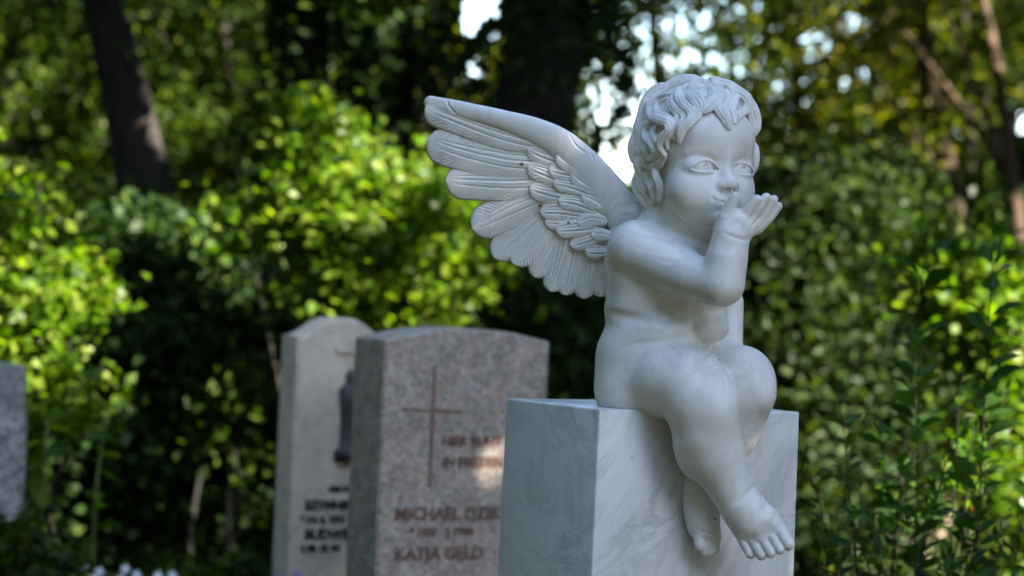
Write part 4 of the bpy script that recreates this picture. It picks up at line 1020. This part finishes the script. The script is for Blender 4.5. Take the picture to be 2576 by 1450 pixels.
# arching branch of the leaning tree
wood = [(60, 120, 12.5, 1.2, .9, 150, 'yellow green leafy tree in the top left corner', M_LMID), (520, 60, 12.6, 1.1, .9, 190, 'sunlit yellow green tree right of the leaning trunk', M_LMID),
        (560, 420, 12.4, .9, .7, 130, 'low leafy tree behind the left bushes', M_LMID), (180, 420, 12.6, 1.1, .7, 140, 'leafy tree low behind the leaning trunk', M_LMID), (1130, 200, 12.6, .8, .9, 130, 'leafy tree between the ivy trunks', M_LYEL),
        (1620, 60, 12.8, 1.1, .6, 70, 'thinly leaved tree against the sky above the head', M_LMID), (1480, 520, 12.6, .8, .5, 90, 'low tree showing between wing and head', M_LYEL),
        (1980, 120, 13.2, 1.2, .9, 200, 'olive green tree right of the head', M_LYEL), (2060, 420, 13.6, 1.2, .6, 200, 'dark green tree right of the face', M_LMID), (2420, 180, 13.4, 1.1, 1.0, 150, 'golden green tree in the top right corner', M_LYEL),
        (2300, 520, 13.8, 1.0, .5, 150, 'dark tree low behind the right bushes', M_LMID), (840, 160, 13.2, 1.0, 1.0, 170, 'dark leafy tree behind the left ivy trunk', M_LMID), (320, 180, 14, 1.3, 1.0, 200, 'dark leafy tree behind the leaning trunk', M_LMID)]
for k, (px, py, Y, rx, rz, nc, lb, mt) in enumerate(wood):
    c = PW(px, py, Y); b = (c[0] + (0.3 if k % 2 else -0.3), c[1] + .2, 0.0)
    make_tree('leafy_tree', lb, b, (c[0], c[1] + .1, c[2] + rz * .6), 0.06, [(c, (rx, .8, rz), nc)], mt, 0.055, 51 + k, 5, keep=both, per=38, group='trees of the wood behind the graves')
# far wood: one mass
fw = [clusters(PW(px, py, 21), (2.6, 2.0, rz), n, 22, .35, 300 + i, keep=sky_gaps) for i, (px, py, rz, n) in enumerate([(100, 250, 2.6, 330), (330, 640, 1.3, 140), (120, 560, 1.3, 120), (500, 350, 2.6, 330), (900, 350, 2.6, 330), (1300, 700, 1.3, 160), (1650, 900, 1.2, 160), (2000, 560, 1.6, 130), (2350, 600, 1.6, 130), (2650, 700, 1.6, 200), (1120, 250, 1.6, 160), (300, -50, 2.0, 200), (800, -50, 2.0, 200), (2100, 0, 2.0, 40), (2500, 0, 2.0, 40)])]
o = leaves('distant_woodland', np.concatenate(fw), 0.17, M_LMID, None, 9, up=0.3); tag(o, kind='stuff')

# --- hedges and bushes
def bush(name, label, blobs, Y, mat, leaf, seed, per=30, cr=0.10, ns=9, cat='bush', keep=None, up=0.5, group=None, aspect=0.6, tint=None):
    cx = np.mean([b[0] for b in blobs]); base = PW(cx, 1200, Y)[:2] + (0.0,); root = empty(name, base); tag(root, label, cat, group)
    P = []; paths = []; rr = random.Random(seed)
    for i, (px, py, rx, ry, rd, n) in enumerate(blobs):
        u = TAN * Y; c = PW(px, py, Y); P.append(clusters(c, (rx * u, rd, ry * u), n, per, cr, seed * 7 + i, keep=keep, shell=0.35))
        for k in range(max(1, ns // len(blobs))):
            e = Vector(c) + Vector((rr.uniform(-.7, .7) * rx * u, rr.uniform(-.5, .5) * rd, rr.uniform(-.2, .9) * ry * u)); s = Vector(base) + Vector((rr.uniform(-.15, .15), rr.uniform(-.1, .1), 0)); m = (s + e) / 2 + Vector((rr.uniform(-.1, .1), 0, .1))
            paths.append([(*(s * (1 - q) ** 2 + m * 2 * q * (1 - q) + e * q * q), 0.012 * (1 - .8 * q)) for q in [j / 8 for j in range(9)]])
    tubes('stem', paths, M_STEM, root, 6, seed)
    leaves('foliage', np.concatenate(P), leaf, mat, root, seed, aspect=aspect, up=up, tint=tint); return root
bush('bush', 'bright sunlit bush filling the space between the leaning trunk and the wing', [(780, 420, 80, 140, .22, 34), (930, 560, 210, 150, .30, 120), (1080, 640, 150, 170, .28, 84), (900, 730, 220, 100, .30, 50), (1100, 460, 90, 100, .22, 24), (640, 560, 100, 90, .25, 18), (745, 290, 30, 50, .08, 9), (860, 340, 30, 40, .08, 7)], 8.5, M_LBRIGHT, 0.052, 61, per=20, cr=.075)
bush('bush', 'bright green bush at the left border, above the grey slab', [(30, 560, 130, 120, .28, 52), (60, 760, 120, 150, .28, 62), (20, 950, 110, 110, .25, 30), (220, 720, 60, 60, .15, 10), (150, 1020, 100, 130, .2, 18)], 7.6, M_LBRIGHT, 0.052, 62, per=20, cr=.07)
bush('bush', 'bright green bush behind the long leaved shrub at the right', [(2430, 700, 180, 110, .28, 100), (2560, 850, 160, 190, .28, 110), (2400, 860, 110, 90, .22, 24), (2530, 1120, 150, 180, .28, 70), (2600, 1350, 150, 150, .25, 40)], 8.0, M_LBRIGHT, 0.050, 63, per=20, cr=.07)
bush('hedge_bush', 'dull green hedge bush right of the statue', [(2000, 620, 180, 200, .4, 230), (2130, 520, 200, 130, .4, 150), (2000, 900, 170, 240, .4, 260), (2180, 850, 190, 260, .4, 270), (2080, 1200, 210, 240, .4, 260), (1840, 1000, 150, 300, .35, 170), (2330, 1150, 150, 250, .4, 170)], 10.0, M_LGREY, 0.050, 64, per=26, cr=.10, cat='hedge')
bush('hedge_bush', 'dark shaded hedge bush behind the two gravestones', [(1000, 900, 300, 200, .4, 240), (1300, 900, 260, 220, .4, 240), (1250, 700, 220, 160, .35, 140), (1000, 1200, 300, 250, .4, 170), (1560, 850, 150, 260, .35, 110)], 9.3, M_LDARK, 0.055, 65, per=24, cr=.10, cat='hedge')
bush('hedge_bush', 'dark shaded hedge bush in the hollow at the left', [(420, 800, 260, 200, .4, 240), (250, 1050, 260, 230, .4, 220), (520, 1100, 260, 250, .4, 220), (330, 650, 220, 120, .35, 100), (700, 950, 160, 200, .35, 90), (120, 1300, 260, 160, .4, 100)], 9.3, M_LDARK, 0.060, 66, per=24, cr=.11, cat='hedge')
bush('bush', 'small yellow green bush beside the pale gravestone', [(620, 960, 60, 70, .14, 16), (560, 1010, 60, 55, .14, 10), (600, 1120, 70, 80, .14, 8)], 8.7, M_LMID, 0.05, 67, per=16, cr=.06, ns=3)

# --- long leaved shrub at the right, close to the statue
def shrub_near():
    Y = 5.25; base = Vector(PW(2330, 1300, Y)[:2] + (0.0,)); root = empty('long_leaved_shrub', base)
    tag(root, 'shrub with long dark green leaves and red young tips, right of the marble block', 'shrub')
    rr = random.Random(4); paths = []; C = []; A = []; Tn = []; Sz = []
    tips = [(2110, 980, 5.3), (2330, 600, 5.4), (2500, 600, 5.15), (2100, 1180, 5.2), (2250, 1130, 5.3), (2420, 900, 5.3), (2540, 960, 5.2), (2180, 1300, 5.1), (2330, 1250, 5.2), (2480, 1200, 5.2), (2060, 1250, 5.3), (2600, 1180, 5.3),
            (2380, 1380, 5.0), (2250, 1420, 5.0), (2550, 1380, 5.0), (2120, 1420, 5.2), (2310, 860, 5.25), (2450, 1060, 5.35), (2030, 1150, 5.35), (2390, 1130, 5.1), (2160, 1210, 5.35), (2290, 1290, 5.3), (2440, 1290, 5.3), (2090, 1320, 5.3), (2350, 1190, 5.4), (2210, 1060, 5.4), (2530, 1290, 5.3)]
    for i, (px, py, y) in enumerate(tips):
        e = unproj(px, py, y); s = base + Vector((rr.uniform(-.12, .12), rr.uniform(-.1, .1), 0)); m = Vector((s.x * .45 + e.x * .55, (s.y + e.y) / 2, e.z * 0.55 + rr.uniform(-.05, .1)))
        N = 26; pts = []
        for j in range(N + 1):
            q = j / N; pts.append(s * (1 - q) ** 2 + m * 2 * q * (1 - q) + e * q * q)
        paths.append([(*p, 0.0040 * (1 - .75 * j / N)) for j, p in enumerate(pts)])
        Ls = sum((pts[j + 1] - pts[j]).length for j in range(N)); step = 0.030 if py < 900 else 0.022; nl = int(Ls * 0.75 / step); phi = rr.uniform(0, 6)
        for k in range(nl):
            q = 1 - k * step / Ls; f = q * N; j = min(N - 1, int(f)); p = pts[j].lerp(pts[j + 1], f - j); d = (pts[j + 1] - pts[j]).normalized()
            phi += 2.4; a = d.cross(Vector((0, 1, .2))).normalized(); b = d.cross(a)
            for sg in (0, math.pi):
                if rr.random() < 0.42: continue
                o_ = a * math.cos(phi + sg) + b * math.sin(phi + sg); dirn = (o_ * (0.95 if k > 2 else .4) + d * (0.55 if k > 2 else 1.0)).normalized(); C.append(p + o_ * 0.004); A.append(dirn); Sz.append((1.0 if py < 900 else 0.62) * (0.6 if k < 3 else 1.0)); Tn.append(0.97 if (k < 2 and py > 1120 and rr.random() < .2) else rr.uniform(0.0, 0.88))
    tubes('stem', paths, M_STEM, root, 6, 3)
    leaves6('foliage', np.array(C), np.array(A), 0.078, M_LNEAR, root, 8, aspect=0.40, tint=np.array(Tn), sm=np.array(Sz))
shrub_near()
# --- tall leafy stalks and stake at the left
def stalk(label, pts, Y, nleaf, size, seed, name='leafy_stalk'):
    P = [unproj(x, y, Y) for x, y in pts]; base = Vector((P[0].x, P[0].y, 0)); root = empty(name, base); tag(root, label, 'plant')
    full = [base] + P; tubes('stem', [[(*p, 0.007 * (1 - .6 * i / len(full))) for i, p in enumerate(full)]], M_GSTEM, root, 7, seed)
    rr = random.Random(seed); C = []; A = []
    for k in range(nleaf):
        q = (0.15 + 0.85 * k / (nleaf - 1)) * (len(P) - 1); j = min(len(P) - 2, int(q)); p = P[j].lerp(P[j + 1], q - j); t = rr.uniform(0, 6.28)
        C.append(p); A.append(Vector((math.cos(t), math.sin(t) * .7, rr.uniform(-.5, .3))))
    leaves6('foliage', np.array(C), np.array(A), size, M_LBRIGHT, root, seed, aspect=0.5)
stalk('tall thin green stalk with drooping leaves in the dark hollow', [(232, 1460), (236, 1330), (245, 1200), (262, 1090), (270, 1040)], 6.8, 10, 0.085, 71)
stalk('broad leaved plant stem beside the grey slab', [(90, 1480), (100, 1330), (110, 1180), (120, 1060)], 6.9, 18, 0.10, 72)
def stake():
    A = unproj(146, 1440, 6.6); Bp = unproj(128, 1296, 6.62); d = (Bp - A); base = A - d * (A.z / d.z)
    root = tubes('wooden_stake', [[(*base, .008), (*A, .008), (*Bp, .007)]], mat_simple('stake_wood', (0.24, 0.14, 0.07), .8), None, 8, 1); tag(root, 'thin brown wooden stake between the grey slab and the green stalk', 'stake')
stake()
# --- low plants and flowers along the bottom edge
M_PETW = mat_simple('white_petal', (0.70, 0.70, 0.68), .6); M_PETP = mat_simple('violet_petal', (0.42, 0.28, 0.50), .6)
def flower_plant(px, py, Y, label, mat, seed, nf=5):
    c = unproj(px, py, Y); base = Vector((c.x, c.y, 0)); root = empty('flowering_plant', base); tag(root, label, 'flower', 'small flowers along the bottom left')
    rr = random.Random(seed); paths = []; C = []; A = []
    heads = [c + Vector((rr.uniform(-.05, .05), rr.uniform(-.05, .05), rr.uniform(-.05, .0))) for _ in range(nf)]
    for h in heads:
        paths.append([(*(base.lerp(h, q)), .0025) for q in (0, .5, 1)])
        for k in range(10):
            q = rr.uniform(.2, .9); C.append(base.lerp(h, q)); t = rr.uniform(0, 6.28); A.append(Vector((math.cos(t), math.sin(t), rr.uniform(0, .8))))
    tubes('stem', paths, M_GSTEM, root, 5, seed); leaves6('foliage', np.array(C), np.array(A), .05, M_LMID, root, seed, .5)
    for h in heads:
        V = [h + Vector((0, -.004, .006))]; Fs = []
        for k in range(10):
            t = 2 * math.pi * k / 10; q = .016 if k % 2 == 0 else .009; V.append(h + Vector((math.cos(t) * q, -.002 + (math.sin(t) * .004), math.sin(t) * q)))
        for k in range(10): Fs.append((0, 1 + k, 1 + (k + 1) % 10))
        nb = len(V)
        V.append(h + Vector((0, .006, -.002)))
        for k in range(10): Fs.append((nb, 1 + (k + 1) % 10, 1 + k))
        mesh_py('blossom', V, Fs, mat, root)
for i, (px, py, mt, lb) in enumerate([(262, 1432, M_PETW, 'white flowers right of the wooden stake'), (345, 1432, M_PETW, 'white flowers right of the tall green stalk'), (385, 1440, M_PETW, 'white flowers furthest right of the white ones'), (180, 1446, M_PETW, 'white flowers left of the stalk at the bottom edge'), (280, 1450, M_PETP, 'violet flowers below the tall green stalk'), (730, 1440, M_PETP, 'violet flowers at the foot of the pale gravestone')]):
    flower_plant(px, py, 6.4, lb, mt, 80 + i)
bush('low_plant', 'low green plant at the bottom left corner under the grey slab', [(40, 1420, 130, 70, .16, 40), (-60, 1400, 100, 60, .16, 20)], 6.3, M_LMID, .06, 91, per=14, cr=.05, ns=6, cat='plant')
bush('low_plant', 'low green plant left of the pale gravestone at the bottom edge', [(600, 1450, 60, 30, .12, 14), (480, 1460, 80, 30, .12, 14)], 6.6, M_LMID, .06, 92, per=12, cr=.04, ns=6, cat='plant')
# --- sunlit stones glimpsed through the hedge
for k, (px, py, Y, lb) in enumerate([(2130, 880, 12.6, 'sandstone gravestone glimpsed through the hedge right of the knees'), (620, 1230, 12.2, 'sandstone gravestone glimpsed low behind the pale gravestone'), (2270, 1120, 11.8, 'sandstone gravestone glimpsed low behind the long leaved shrub')]):
    Stone('distant_gravestone', px, py, Y, R_(20), .42, .12, lambda u: .04 * math.sin(math.pi * u), M_SAND, lb, group='distant sandstone gravestones')
